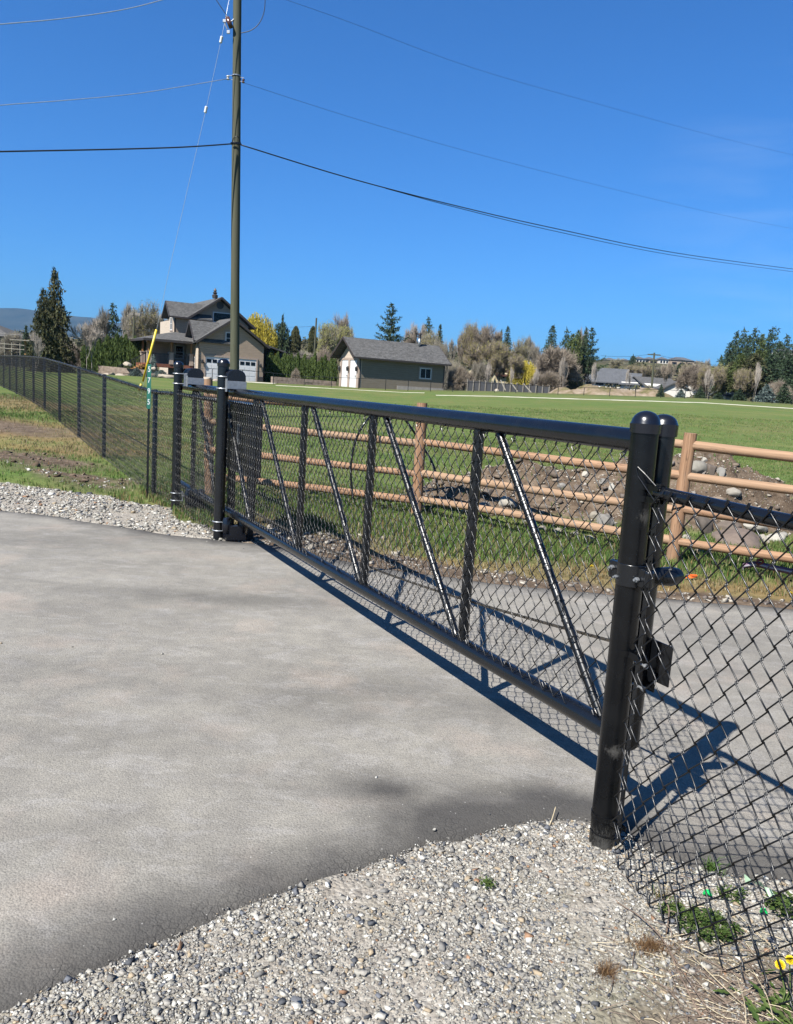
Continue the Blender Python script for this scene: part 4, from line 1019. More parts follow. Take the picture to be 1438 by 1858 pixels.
def window_f(F, parent, a, b, z, w, h, face='f', mull=1, frame=WFR, cross=False):
    """window on the front (face 'f', plane b) or left side (face 'l', plane a)"""
    ax = F.a if face == 'f' else F.b; nr = -F.b if face == 'f' else -F.a; c = F(a, b, z)+nr*.03; t = .09
    m = MB()
    for sg in (-1, 1):
        m.box(c+ax*sg*(w/2-t/2), (t, .08, h), (ax, nr, UPZ)); m.box(c+UPZ*sg*(h/2-t/2), (w-2*t, .08, t), (ax, nr, UPZ))
    for k in range(mull): m.box(c+ax*(w*((k+1)/(mull+1))-w/2), (t*.6, .075, h-2*t), (ax, nr, UPZ))
    if cross: m.box(c, (w-2*t, .07, t*.5), (ax, nr, UPZ))
    wd = m.build('window', frame, parent)
    m = MB(); m.box(c-nr*.01, (w-2*t+.02, .03, h-2*t+.02), (ax, nr, UPZ)); m.build('pane', GLASS, wd)
    m = MB()
    for sg in (-1, 1): m.box(c+ax*sg*(w/2+.06)-nr*.005, (.12, .06, h+.24), (ax, nr, UPZ)); m.box(c+UPZ*sg*(h/2+.06)-nr*.006, (w, .06, .12), (ax, nr, UPZ))
    m.build('casing', TRIMT if frame is WFR and face != 'x' else TRIM, wd)

# ------------------------------------------------------------------ the big house
HO = at(359, 691.5, 86.0); HO[2] = tz(HO[0], HO[1])-.05; HF_ = Frame(HO, math.radians(30)); F = HF_; zz0 = HO[2]
house = wthing('house', HO, 'two-storey taupe house with grey gables and white garage doors behind the utility pole', 'house')
g = lambda z: z-zz0          # absolute heights to frame heights
EZ, RZg, CZg = g(5.15), g(7.75), g(7.2)
# garage wing: walls
m = MB(); W8 = 7.25
m.prism([F(0, 0, -1), F(W8, 0, -1), F(W8, 0, EZ-.1), F(W8/2, 0, RZg-.25), F(0, 0, EZ-.1)], F.b*.25); m.build('front_wall', TAUPE, house)
m = MB(); m.prism([F(0, .25, -1), F(0, 3.3, -1), F(0, 3.3, EZ-.1), F(0, 1.7, CZg-.3), F(0, .25, EZ-.1)], F.a*.25); F.box(m, 0, .25, 3.3, 5.2, -1, EZ-.1); m.build('side_wall', CREAM, house)
m = MB(); F.box(m, W8-.25, W8, .25, 9, -1, EZ-.1); m.build('side_wall', TAUPE, house)
m = MB(); gable_b(F, m, -.45, W8+.45, -.55, 5.2, EZ-.1, RZg+.06); rf = m.build('roof', SHING, house)
m = MB(); gable_a(F, m, -.6, W8/2, -.25, 3.65, EZ-.02, CZg+.1); m.build('roof', SHING, house)
def rake(F, m, pts, w=.22, off=(0, 0, 0)):
    for p, q in zip(pts, pts[1:]):
        m.beam(np.array(p)+off, np.array(q)+off, .05, w)
m = MB(); rake(F, m, [F(-.47, -.6, EZ-.22), F(W8/2, -.6, RZg-.05), F(W8+.47, -.6, EZ-.22)]); rake(F, m, [F(-.65, -.27, EZ-.12), F(-.65, 1.7, CZg+.0), F(-.65, 3.67, EZ-.12)]); m.build('fascia', TRIM, house)
# garage doors
for a0 in (.75, 3.82):
    m = MB(); F.box(m, a0, a0+2.6, -.03, .0, g(1.05), g(3.55)); dr = m.build('garage_door', DOORW, house)
    m = MB()
    for k in range(4):
        c = a0+.37+k*.62; F.box(m, c-.24, c+.24, -.05, -.031, g(2.92), g(3.28))
    m.build('pane', GLASS, dr)
    m = MB()
    for r in range(3):
        for k in range(4): c = a0+.37+k*.62; F.box(m, c-.28, c+.28, -.045, -.031, g(1.18+r*.57), g(1.60+r*.57))
    m.build('raised_panels', DOORW, dr)
    m = MB(); F.box(m, a0-.16, a0, -.09, -.01, g(1.0), g(3.72)); F.box(m, a0+2.6, a0+2.76, -.09, -.01, g(1.0), g(3.72)); F.box(m, a0, a0+2.6, -.09, -.01, g(3.55), g(3.72)); m.build('casing', TRIMT, dr)
for q0, q1 in ((0, .79), (6.62, W8+.02), (3.54, 3.64)): m = MB(); F.box(m, q0, q1, -.06, -.005, -1, g(1.75)); m.build('stone_base', DKSTONE, house)
window_f(F, house, 3.5, 0, g(5.65), 1.3, 1.25, 'f', 0, WFR, True)
window_f(F, house, 0, 1.7, g(2.75), 1.0, 1.35, 'l', 1, WFR, True); window_f(F, house, 0, 1.7, g(5.6), .6, .9, 'l', 0, WFR, True)
m = MB(); m.tube([F(-.2, -.12, g(4.9)), F(-.12, -.1, g(4.4)), F(-.02, -.06, g(4.3)), F(-.02, -.06, g(1.2))], .05, 8); m.tube([F(-.5, -.55, g(4.95)), F(-.2, -.12, g(4.9))], .05, 8); m.build('downpipe', TRIM, house)
for a in (.35, 6.85):
    m = MB(); m.lathe(F(a, -.2, g(2.75)), [(.06, 0), (.11, .05), (.14, .35), (.05, .45)], 8); F.box(m, a-.05, a+.05, -.2, 0, g(3.1), g(3.18)); m.build('wall_lamp', IRON, house)
# main block
B1 = 5.2; AL, AR = -1.35, 7.75; UE, UR, UC = g(7.75), g(10.35), g(9.35); AM = 3.75
m = MB(); m.prism([F(AL, B1, -1), F(AR-.6, B1, -1), F(AR-.6, B1, UE-.35), F(AM, B1, UR-.35), F(.1, B1, UE-.1), F(AL, B1, UE-.1)], F.b*.25); m.build('front_wall', TAUPE, house)
m = MB(); m.prism([F(AL, B1+.25, -1), F(AL, B1+2.5, -1), F(AL, B1+2.5, UE-.15), F(AL, B1+1.2, UC-.35), F(AL, B1+.25, UE-.25)], F.a*.25); F.box(m, AL+1.0, AL+1.25, B1+2.5, B1+11, -1, UE-.1); m.build('side_wall', CREAM, house)
m = MB(); F.box(m, AR-.85, AR-.6, B1+.25, B1+11, -1, UE-.4); m.build('side_wall', TAUPE, house)
m = MB(); sl = (UR-UE)/(AM-.0)
m.prism([F(0, B1-.6, UE), F(AM, B1-.6, UR), F(AM, B1-.6, UR-.18), F(0, B1-.6, UE-.18)], F.b*11.6)
m.prism([F(AR, B1-.6, UE-.45), F(AM, B1-.6, UR), F(AM, B1-.6, UR-.18), F(AR, B1-.6, UE-.63)], F.b*11.6)
m.build('roof', SHING, house)
m = MB(); gable_a(F, m, AL-.7, AM-1.0, B1-.55, B1+3.0, UE-.02, UC+.1); m.build('roof', SHING, house)
m = MB(); rake(F, m, [F(-.0, B1-.65, UE-.1), F(AM, B1-.65, UR-.1), F(AR+.05, B1-.65, UE-.55)]); rake(F, m, [F(AL-.74, B1-.57, UE-.1), F(AL-.74, B1+1.22, UC), F(AL-.74, B1+3.02, UE-.1)]); m.beam(F(AL-.7, B1-.6, UE-.1), F(0, B1-.6, UE-.1), .05, .18); m.build('fascia', TRIM, house)
window_f(F, house, AM+.25, B1, g(8.1), 2.1, 1.15, 'f', 0); window_f(F, house, AL, B1+1.2, g(7.0), 1.0, 1.45, 'l', 1, WFR, True)
m = MB(); m.tube([F(AM, B1-.05, g(9.45)), F(AM, B1+.02, g(9.45))], .42, 18); m.build('gable_vent', TRIM, house)
m = MB(); F.box(m, AL-.02, AL+.12, B1-.03, B1, g(1), UE-.2); m.build('corner_board', TRIM, house)
# porch
PL0, PR0, PB0, PB1 = -4.9, -.05, 1.6, 8.0; PE, PTp = g(5.0), g(6.05)
m = MB()
m.add([F(PL0-.6, PB0-.6, PE), F(PR0, PB0-.6, PE), F(PR0, B1, PTp), F(AL, B1, PTp), F(AL, PB1, PTp), F(PL0-.6, PB1+.5, PE),
       F(PL0-.6, PB0-.6, PE-.2), F(PR0, PB0-.6, PE-.2), F(PR0, B1, PTp-.2), F(AL, B1, PTp-.2), F(AL, PB1, PTp-.2), F(PL0-.6, PB1+.5, PE-.2)],
      [(0, 1, 2, 3), (0, 3, 4, 5), (6, 9, 8, 7), (6, 11, 10, 9), (0, 6, 7, 1), (1, 7, 8, 2), (0, 5, 11, 6), (5, 4, 10, 11)])
m.build('porch_roof', SHING, house)
m = MB(); m.beam(F(PL0-.62, PB0-.63, PE-.14), F(PR0, PB0-.63, PE-.14), .04, .24); m.beam(F(PL0-.63, PB0-.6, PE-.14), F(PL0-.63, PB1+.5, PE-.14), .04, .24); m.build('porch_fascia', TRIM, house)
DZ = g(2.45)
m = MB(); F.box(m, PL0-.1, PR0-.02, PB0, PB1, DZ-.35, DZ); m.build('porch_deck', DECK, house)
for (a, b) in ((PL0+.1, PB0+.15), (PL0+2.4, PB0+.15), (PR0-.3, PB0+.15), (PL0+.1, PB0+3.2)):
    m = MB(); F.box(m, a-.09, a+.09, b-.09, b+.09, DZ, PE-.2); po = m.build('porch_post', TIMB, house)
    m = MB(); F.box(m, a-.22, a+.22, b-.22, b+.22, DZ, DZ+1.15); F.box(m, a-.28, a+.28, b-.28, b+.28, DZ+1.15, DZ+1.24); m.build('pedestal', TRIMT, po)
m = MB()
for k in range(34):
    a = PL0+.4+k*.13
    if a < PR0-.3: F.box(m, a-.02, a+.02, PB0+.13, PB0+.17, DZ+.08, DZ+1.0)
F.box(m, PL0+.3, PR0-.3, PB0+.12, PB0+.18, DZ+1.0, DZ+1.07); F.box(m, PL0+.3, PR0-.3, PB0+.12, PB0+.18, DZ+.05, DZ+.1); m.build('porch_railing', IRON, house)
m = MB()
for k in range(9): F.box(m, PL0-.1-(k+1)*.3, PL0-.1-k*.3, PB0+1.0, PB0+2.8, DZ-.3-(k+1)*.17, DZ-.15-k*.17)
st = m.build('porch_steps', TIMB, house)
m = MB(); p0, p1 = F(PL0-.1, PB0+.95, DZ+1.0), F(PL0-2.8, PB0+.95, DZ-.55); m.beam(p0, p1, .06, .07)
for k in range(12):
    t = k/11; q = p0+(p1-p0)*t; m.box(q-UPZ*.5, (.04, .04, 1.0))
m.build('handrail', IRON, st)
window_f(F, house, -.75, B1-.02, DZ+1.45, 1.0, 1.5, 'f', 0, WFR, True)
m = MB(); F.box(m, AL-2.0, AL-1.0, B1+.6, B1+.66, DZ, DZ+2.2); F.box(m, AL-2.8, AL+.0, B1+.66, B1+.8, DZ, PE+.4); m.build('porch_back_wall', CREAM, house)
# right-hand porch
m = MB(); m.prism([F(W8+.05, 1.5, g(5.6)), F(W8+3.3, 1.5, g(4.75)), F(W8+3.3, 1.5, g(4.6)), F(W8+.05, 1.5, g(5.4))], F.b*5.5); m.build('porch_roof', SHING, house)
m = MB(); F.box(m, W8+.02, W8+2.9, 2.0, 6.5, g(1.9), g(2.15)); m.build('porch_deck', DECK, house)
m = MB()
for a in (W8+.2, W8+1.5, W8+2.75): F.box(m, a-.08, a+.08, 2.0, 2.16, g(1.0), g(5.0))
for k in range(20): F.box(m, W8+.3+k*.13, W8+.34+k*.13, 2.02, 2.06, g(2.15), g(3.1))
F.box(m, W8+.2, W8+2.8, 2.0, 2.08, g(3.1), g(3.18)); m.build('porch_railing', IRON, house)
m = MB(); F.box(m, W8+.1, W8+2.9, 4.5, 4.6, -1, g(4.9)); m.build('porch_back_wall', TRIM, house)
m = MB(); F.box(m, W8+2.4, W8+2.85, 1.7, 1.98, g(2.1), g(3.3)); m.build('pedestal', TRIMT, house)
m = MB(); F.box(m, AL+.9, AL+1.3, B1+8, B1+8.5, g(8), g(9.9)); m.build('chimney', TRIM, house)
fc = F(AM-.35, B1+.9, UR+.0); m = MB(); m.lathe(fc-UPZ*.1, [(.30, 0), (.34, .35), (.16, .45), (.28, .62), (.12, .72), (.2, .85), (.02, 1.15)], 10); m.build('roof_vent', TRIM, house)

# ------------------------------------------------------------------ the long shed
SO = at(650, 705, 84.0); SO[2] = tz(SO[0], SO[1])-.02; F = Frame(SO, math.radians(30)); zs = SO[2]; g2 = lambda z: z-zs
shed = wthing('shed', SO, 'long low grey-roofed shed with two tall white doors at the pasture edge', 'shed')
LS, WS = 10.5, 4.75; SE, SR = g2(4.45), g2(6.40)
m = MB(); F.box(m, .25, LS, 0, .2, -.6, SE-.1); m.build('front_wall', SHEDW, shed)
m = MB(); m.prism([F(0, 0, -.6), F(0, WS, -.6), F(0, WS, SE-.1), F(0, WS/2, SR-.3), F(0, 0, SE-.1)], F.a*.25); m.build('gable_wall', CREAM, shed)
m = MB(); m.prism([F(LS-.2, .2, -.6), F(LS-.2, WS, -.6), F(LS-.2, WS, SE-.1), F(LS-.2, WS/2, SR-.3), F(LS-.2, .2, SE-.1)], F.a*.2); m.build('gable_wall', SHEDW, shed)
m = MB(); F.box(m, .25, LS-.2, WS-.2, WS, -.6, SE-.1); m.build('back_wall', SHEDW, shed)
m = MB(); gable_a(F, m, -.95, LS+.5, -.55, WS+.55, SE-.02, SR+.1); m.build('roof', SHING, shed)
m = MB(); rake(F, m, [F(-.98, -.57, SE-.12), F(-.98, WS/2, SR), F(-.98, WS+.57, SE-.12)], .2); rake(F, m, [F(LS+.53, -.57, SE-.12), F(LS+.53, WS/2, SR)], .2); m.beam(F(-.95, -.58, SE-.12), F(LS+.5, -.58, SE-.12), .05, .16); m.build('fascia', TRIM, shed)
for b0 in (.62, 2.62):
    m = MB(); F.box(m, -.05, -.0, b0, b0+1.5, .02, g2(4.1)); dr = m.build('door', DOORW, shed)
    m = MB(); m.lathe(F(-.09, b0+.15, g2(2.4)), [(.05, 0), (.05, .12)], 8); m.build('handle', IRON, dr)
for b0 in (.05, 2.17, 4.2):
    m = MB(); F.box(m, -.10, -.0, b0, b0+.42, -.3, g2(4.12)); m.build('door_trim', TRIMT, shed)
    m = MB(); m.lathe(F(-.26, b0+.21, g2(2.95)), [(.06, 0), (.12, .05), (.15, .38), (.05, .5)], 8); F.box(m, -.26, -.1, b0+.17, b0+.25, g2(3.4), g2(3.46)); m.build('wall_lamp', IRON, shed)
m = MB(); F.box(m, -.10, -.0, 0, WS, g2(4.12), g2(4.35)); m.build('door_trim', TRIMT, shed)
window_f(F, shed, 8.05, 0, g2(3.25), 1.45, 1.15, 'f', 1)
m = MB(); F.box(m, 4.6, LS, -.06, -.002, -.5, g2(1.75)); m.build('footing', simple('pale_footing', (.36, .33, .29), .9, 0, .15, 3), shed)
m = MB(); F.box(m, .0, .14, -.04, -.001, 0, SE-.2); F.box(m, LS-.12, LS+.02, -.04, -.001, 0, SE-.2); m.build('corner_board', TRIM, shed)
fb = F(8.2, WS/2-.4, SR-.3)
m = MB(); m.lathe(fb, [(.13, 0), (.13, 1.0)], 12); fl_ = m.build('flue', GALV, shed, True); m = MB(); m.lathe(fb+UPZ*1.0, [(.17, 0), (.17, .35), (.24, .38), (.22, .5), (.05, .58)], 12); m.build('flue_cap', TRIM, fl_)

# ------------------------------------------------------------------ generic far houses
def far_house(x, y, Y, w, d, hw, hr, phi, wall, roof, label, hip=False, grp=None, wins=3, cat='house'):
    O = at(x, y, Y); F = Frame(O, phi); t = wthing('house', O, label, cat, grp)
    m = MB(); F.box(m, 0, w, 0, d, -3, hw)
    if not hip:
        m.prism([F(0, 0, hw), F(0, d, hw), F(0, d/2, hr-.2)], F.a*w)
    m.build('walls', wall, t)
    m = MB()
    if hip:
        e = .7; r0, r1 = min(w, d)/2, max(w-min(w, d)/2, min(w, d)/2+.2)
        m.add([F(-e, -e, hw), F(w+e, -e, hw), F(w+e, d+e, hw), F(-e, d+e, hw), F(r0, d/2, hr), F(r1, d/2, hr)], [(0, 1, 5, 4), (1, 2, 5), (2, 3, 4, 5), (3, 0, 4), (3, 2, 1, 0)])
    else: gable_a(F, m, -.6, w+.6, -.7, d+.7, hw-.3, hr, .25)
    m.build('roof', roof, t)
    for k in range(wins):
        a = w*(k+.5)/wins; wd = MB(); F.box(wd, a-w*.10, a+w*.10, -.08, -.0, hw*.35, hw*.75); wd.build('window', GLASS, t)
    return t
def fh(x0, x1, yb, ye, yr, Y, depth, phi, wall, roof, label, hip=False, grp=None, wins=3, cat='house'):
    k = Y/FPX; ph = math.radians(phi); w = (x1-x0)*k/max(.25, math.cos(ph)) if abs(phi) < 60 else (x1-x0)*k
    if abs(phi) >= 60: return far_house(x0, yb, Y, depth, w, (yb-ye)*k, (yb-yr)*k, ph, wall, roof, label, hip, grp, wins, cat) if phi < 0 else far_house(x1, yb, Y, depth, w, (yb-ye)*k, (yb-yr)*k, ph, wall, roof, label, hip, grp, wins, cat)
    return far_house(x0, yb, Y, w, depth, (yb-ye)*k, (yb-yr)*k, ph, wall, roof, label, hip, grp, wins, cat)
fh(1061, 1124, 701, 689, 665, 200, 15, -18, STUCCO, SHING2, 'white house with a broad blue-grey roof left of the far utility pole', wins=4)
fh(1126, 1153, 704, 694, 675, 196, 13, -18, STUCCO, SHING2, 'small slate-roofed wing beside the broad blue-grey roof', wins=1)
fh(1173, 1236, 712, 700, 683, 190, 15, 6, STUCCO, SHING, 'cream house with a grey roof right of the far utility pole', wins=2)
fh(1206, 1246, 716, 705, 693, 176, 8, 86, STUCCO, SHING, 'white gabled house front right of the far utility pole', wins=0)
fh(1236, 1272, 714, 702, 689, 184, 8, 86, STUCCO, SHING, 'second white gable behind the bare trees, right of the first gabled front', wins=0)
fh(849, 880, 692, 666, 657, 170, 7, 80, YSTUCCO, SHING, 'pale yellow house above the solid black fence', wins=0)
fh(903, 922, 690, 678, 670, 175, 7, 5, YSTUCCO, SHINGR, 'low tan-roofed outbuilding behind the solid black fence', wins=1)
fh(950, 974, 660, 644, 637, 300, 8, 5, STUCCO, SHING, 'white house high on the slope above the yellow willow', wins=2)
fh(1316, 1350, 722, 714, 709, 150, 6, 0, STUCCO, SHING2, 'small white bungalow glimpsed through the trees behind the right end of the fence', wins=2)
for i, (x0, x1, yb, ye, yr, lab) in enumerate([(1095, 1120, 664, 656, 651, 'leftmost hilltop house left of the far utility pole'), (1153, 1170, 661, 654, 649, 'white hilltop house just left of the far utility pole'),
        (1170, 1192, 662, 655, 650, 'hilltop house behind the head of the far utility pole'), (1196, 1212, 662, 655, 650, 'dark-gabled hilltop house right of the far utility pole'),
        (1215, 1258, 668, 656, 650, 'largest hilltop house, with a long hipped roof'), (1262, 1276, 668, 661, 657, 'small hilltop house at the right end of the row'), (1128, 1142, 663, 657, 653, 'small low hilltop house in the left part of the row'), (1412, 1440, 662, 640, 632, 'tall pale house seen behind the tall conifers at the far right')]):
    fh(x0, x1, yb, ye-3, yr-3, 590+i*3, 12, 4, STUCCO if i % 2 else TAUPE, SHING2, lab, True, 'houses on the hilltop', 3)
fh(-90, 12, 622, 605, 580, 130, 9, 0, TRIM, SHING, 'low dark-roofed house cut off by the left edge', True, wins=3)
fh(548, 600, 632, 626, 616, 380, 8, 0, TRIM, SHINGR, 'long low red-brown roof behind the columnar evergreens', wins=1, cat='outbuilding')

# ------------------------------------------------------------------ low fence round the pasture, solid fence, walls
def fline(pxt, Y0, Y1, H, label, name='wire_fence', spacing=2.44, mat=None, r=.032):
    """straight runs through seen top points"""
    pts = []
    for (x, y), Y in zip(pxt, np.interp(np.arange(len(pxt)), [0, len(pxt)-1], [Y0, Y1])):
        p = at(x, y, Y); pts.append(p)
    t = wthing(name, pts[0], label, 'fence'); mat = mat or BLACK
    m = MB(); m.tube(pts, r*.75, 6); m.build('top_rail', mat, t)
    for a, b in zip(pts, pts[1:]):
        L = np.linalg.norm(b-a); n = max(1, int(round(L/spacing)))
        for k in range(n):
            q = a+(b-a)*k/n; gzz = tz(q[0], q[1]); m = MB(); m.tube([np.array([q[0], q[1], gzz-.2]), q], r, 6); m.build('post', mat, t)
    return t
fline([(330, 668), (440, 671), (552, 683), (700, 688), (822, 696), (860, 694), (1013, 702), (1200, 707), (1330, 713), (1438, 720), (1560, 727)], 78, 84, 1.05, 'low thin black fence along the far side of the pasture')
# faint bottom wire omitted far away; solid black board fence
m = MB(); sf = None
P0, P1 = at(849, 689, 118), at(997, 701, 112)
sf = wthing('board_fence', P0, 'solid black board fence with pale posts and slanting braces', 'fence')
dvec = (P1-P0); Lh = np.linalg.norm(dvec); dn = dvec/Lh; nx_ = np.array([dn[1], -dn[0], 0])
m = MB(); zb0, zb1 = tz(*P0[:2]), tz(*P1[:2]); m.prism([np.array([*P0[:2], zb0-.5]), np.array([*P1[:2], zb1-.5]), P1-UPZ*.1, P0-UPZ*.1], nx_*-.08)
BLKB = simple('black_boards', (.022, .024, .03), .7, 0, .3, 3); m.build('boards', BLKB, sf)
PALEW = simple('weathered_post', (.20, .18, .15), .8, 0, .3, 4); PW2 = simple('pale_timber', (.22, .20, .16), .8, 0, .2, 4)
for k in range(14):
    q = P0+dvec*k/13+nx_*.10; m = MB(); m.tube([np.array([q[0], q[1], tz(q[0], q[1])-.3]), q+UPZ*.12], .10, 8); m.build('post', PALEW, sf)
for (x0, y0, x1, y1) in ((908, 690, 917, 709), (928, 696, 939, 711), (950, 697, 964, 713)):
    m = MB(); m.tube([at(x0, y0, 112.5), at(x1, y1, 109.5)], .09, 6); m.build('brace', PW2, sf)
def wall(x0, y0, x1, y1, Y0, Y1, h, label, th=.5):
    A, B = at(x0, y0, Y0), at(x1, y1, Y1); t = wthing('retaining_wall', A, label, 'wall')
    d_ = (B-A)/np.linalg.norm(B-A); n_ = np.array([-d_[1], d_[0], 0]); m = MB(); rows = max(2, int(h/.35)); L = np.linalg.norm(B-A)
    for r in range(rows):
        k = 0; x = -.4*(r % 2)
        while x < L:
            x2 = min(L, x+random.uniform(.7, 1.2)); xx = max(0, x)
            if x2-xx > .1: m.box(A+d_*(xx+x2)/2-UPZ*(h-(r+.5)*h/rows)+n_*(th/2+random.uniform(-.03, .03)), (x2-xx-.02, th, h/rows-.02), (d_, n_, UPZ))
            x = x2
    m.build('blocks', BRICKB, t); return t
wall(494, 683, 610, 692, 84.5, 88, 1.05, 'tan block retaining wall between the house and the shed')
wall(178, 663, 262, 671, 80, 79, 1.0, 'tan block retaining wall left of the porch')
wall(262, 676, 345, 683, 80.5, 81.5, .55, 'low block edging under the blue spruces')
# pale gravel apron in front of the house and the pale walking path
def strip(name, pxs, Ys, w, mat, lift=.03, seg=14):
    c = [at(x, y, Y)[:2] for (x, y), Y in zip(pxs, Ys)]; V = []; pts = []
    for a, b in zip(c, c[1:]):
        for k in range(seg): pts.append(a+(b-a)*k/seg)
    pts.append(c[-1])
    for i, p in enumerate(pts):
        q = pts[min(i+1, len(pts)-1)]-pts[max(i-1, 0)]; q /= np.linalg.norm(q); n_ = np.array([-q[1], q[0]]); ww = w*(1+.25*math.sin(i*1.7)+.15*math.sin(i*.6))
        for j in range(5):
            r_ = p+n_*ww*(j/4-.5); V.append((r_[0], r_[1], tz(r_[0], r_[1])+(lift if 0 < j < 4 else -.02)))
    F_ = [(i*5+j, i*5+j+1, (i+1)*5+j+1, (i+1)*5+j) for i in range(len(pts)-1) for j in range(4)]
    o = big_mesh(name, V, F_, mat, smooth=True); return tag(o, kind='structure')
PATHM = simple('pale_path_gravel', (.56, .53, .43), .95, 0, .12, 2, .1)
# footpath solved onto the ground
def onground(x, y, Ya=30, Yb=120):
    lo, hi = Ya, Yb
    for _ in range(40):
        mid = (lo+hi)/2; p = at(x, y, mid)
        if p[2] > tz(p[0], p[1]): lo = mid
        else: hi = mid
    return mid
pp_ = [(1500, 745), (1438, 741), (1300, 733), (1150, 727), (1000, 722), (900, 718.5), (790, 711.5)]
strip('path', pp_, [71, 70.5, 70, 69, 68, 67.5, 67], 1.2, PATHM)
strip('path', [(770, 712), (620, 704), (500, 699)], [74, 74.5, 75], .25, PATHM)
strip('driveway_apron', [(345, 691), (420, 694), (500, 698)], [83, 83.5, 83], 3.0, PATHM)

# hill-side utility poles and wires
def far_pole(x, yb, yt, Y, label, arms=((0, 2.4),), r=.16):
    b = at(x, yb, Y); b[2] = min(b[2], tz(b[0], b[1])); t_ = at(x+(yb-yt)*.06, yt, Y); t = wthing('utility_pole', b, label, 'utility pole')
    m = MB(); m.tube([b-UPZ*1, t_], [r*1.2, r*.8], 8); m.build('pole', POLEWOOD, t)
    for dz, w in arms: m = MB(); m.box(t_-UPZ*(dz+.3), (w, .14, .16)); m.build('crossarm', POLEWOOD, t)
    return t_
far_pole(1183, 705, 640, 120, 'utility pole with double crossarms standing right of the broad blue-grey roof', ((0, 1.9), (.9, 1.0)))
far_pole(567, 690, 577, 130, 'slim dark utility pole beside the tapering evergreen', ())
lt = far_pole(238, 668, 570, 105, 'tall light pole with two floodlights left of the grey house', ())
m = MB(); m.box(lt+np.array([.45, 0, 0]), (.7, .4, .35)); m.box(lt+np.array([-.35, 0, 0]), (.5, .4, .3)); t = wthing('floodlight', lt, 'pair of floodlights on top of the light pole', 'floodlight'); m.build('lamp_housing', PALEW, t)
def span(x0, y0, Y0, x1, y1, Y1, sag, r, label):
    a, b = at(x0, y0, Y0), at(x1, y1, Y1); m = MB(); m.tube([a+(b-a)*k/12-UPZ*sag*4*(k/12)*(1-k/12) for k in range(13)], r, 5); o = m.build('overhead_wire', WIRED); tag(o, label, 'wire')
span(1090, 645, 140, 1183, 642, 120, .3, .02, 'distant wire reaching the far utility pole from the left'); span(1183, 642, 120, 1500, 668, 125, 1.0, .02, 'distant wire leaving the far utility pole to the right')
span(-60, 599, 105, 238, 612, 105, .4, .04, 'dark cable crossing in front of the blue hills at the left'); span(478, 628, 110, 620, 641, 130, .8, .04, 'dark cable dipping behind the hedge right of the house')
span(480, 590, 200, 567, 592, 130, .3, .02, 'thin wire above the columnar evergreens'); span(567, 592, 130, 700, 612, 200, 1.2, .02, 'thin wire passing behind the bare tree to the right')
# field rails at the far left
t = wthing('paddock_fence', at(0, 640, 70), 'weathered wooden paddock rails in the far left field', 'fence')
for y in (622, 630):
    m = MB(); m.tube([at(-30, y-1, 70), at(46, y+5, 68)], .035, 6); m.build('rail', PW2, t)
for x in (-8, 8, 21, 36):
    a = at(x, 642, 69.5); m = MB(); m.tube([np.array([a[0], a[1], tz(a[0], a[1])-.2]), at(x, 619+x*.1, 69.5)], .045, 6); m.build('post', PW2, t)
b = at(46, 640, 66); o = wthing('lean_to', b, 'flat grey roof on a yellow post at the left edge of the tall spruce', 'shelter')
m = MB(); m.box(at(43, 618, 66), (1.6, 1.5, .08)); m.build('roof', PALEW, o); m = MB(); m.box(at(45.5, 630, 66), (.12, .12, 1.2)); m.build('post', TIMB, o)

# blue mountain
xs_ = np.linspace(-7000, 200, 90); ys_ = np.linspace(5200, 9000, 30)
MX, MY, MF = grid_mesh(xs_, ys_)
crest = np.interp(MX, [-7000, -4200, -3100, -2900, -2600, -2300, -1900, -1500, -900, 200], [620, 520, 425, 415, 400, 372, 335, 270, 180, 60])
MZ = crest*np.clip(np.minimum((MY-5200)/1000, 1), 0, 1)**.8*(1+.08*fbm(MX*.004, MY*.004, 4))+18*fbm(MX*.012, MY*.012, 3)*(MY > 5300)-15
m = NT('forested_mountain'); f = m.noise(m.pos(), .004, 7, .7); m.l(m.ramp(f, [(.35, (.02, .032, .03)), (.6, (.05, .06, .05))]), m.b.inputs['Base Color']); m.set(Roughness=1.0, Specular_IOR_Level=0)
o = big_mesh('mountain', np.stack([MX, MY, MZ], 1), MF, m.mat, smooth=True); tag(o, kind='structure')
HAZE_D = 0.00006
# ================================================================== TREES
def m_leaf(name, cols, trans=.25, rough=.7):
    m = NT(name); r = m.island(); oi = m.n('ObjectInfo').outputs['Random']
    c = m.ramp(r, [(i/(len(cols)-1), c) for i, c in enumerate(cols)])
    c = m.mix(m.math('MULTIPLY', oi, .3), c, tuple(v*1.35 for v in cols[-1]))
    m.l(c, m.b.inputs['Base Color']); m.set(Roughness=rough, Specular_IOR_Level=.2)
    if trans:
        tr = m.n('BsdfTranslucent'); m.l(c, tr.inputs[0]); mx = m.n('MixShader'); mx.inputs[0].default_value = trans
        m.l(m.b.outputs[0], mx.inputs[1]); m.l(tr.outputs[0], mx.inputs[2]); m.l(mx.outputs[0], m.t.nodes['Material Output'].inputs[0])
    return m.mat
L_SPRUCE = m_leaf('spruce_needles', [(.030, .038, .014), (.060, .068, .026), (.095, .088, .038)], .1)
L_FIR = m_leaf('fir_needles', [(.016, .034, .018), (.034, .060, .028), (.055, .082, .040)], .1)
L_PINE = m_leaf('pine_needles', [(.018, .036, .020), (.040, .064, .030), (.070, .095, .045)], .1)
L_BLUE = m_leaf('blue_spruce_needles', [(.07, .10, .09), (.12, .16, .15), (.18, .23, .21)], .1)
L_CEDAR = m_leaf('arborvitae_foliage', [(.030, .055, .012), (.062, .098, .022), (.11, .145, .038)], .15)
L_GCED = m_leaf('green_cedar_foliage', [(.035, .055, .014), (.065, .090, .022), (.10, .125, .035)], .15)
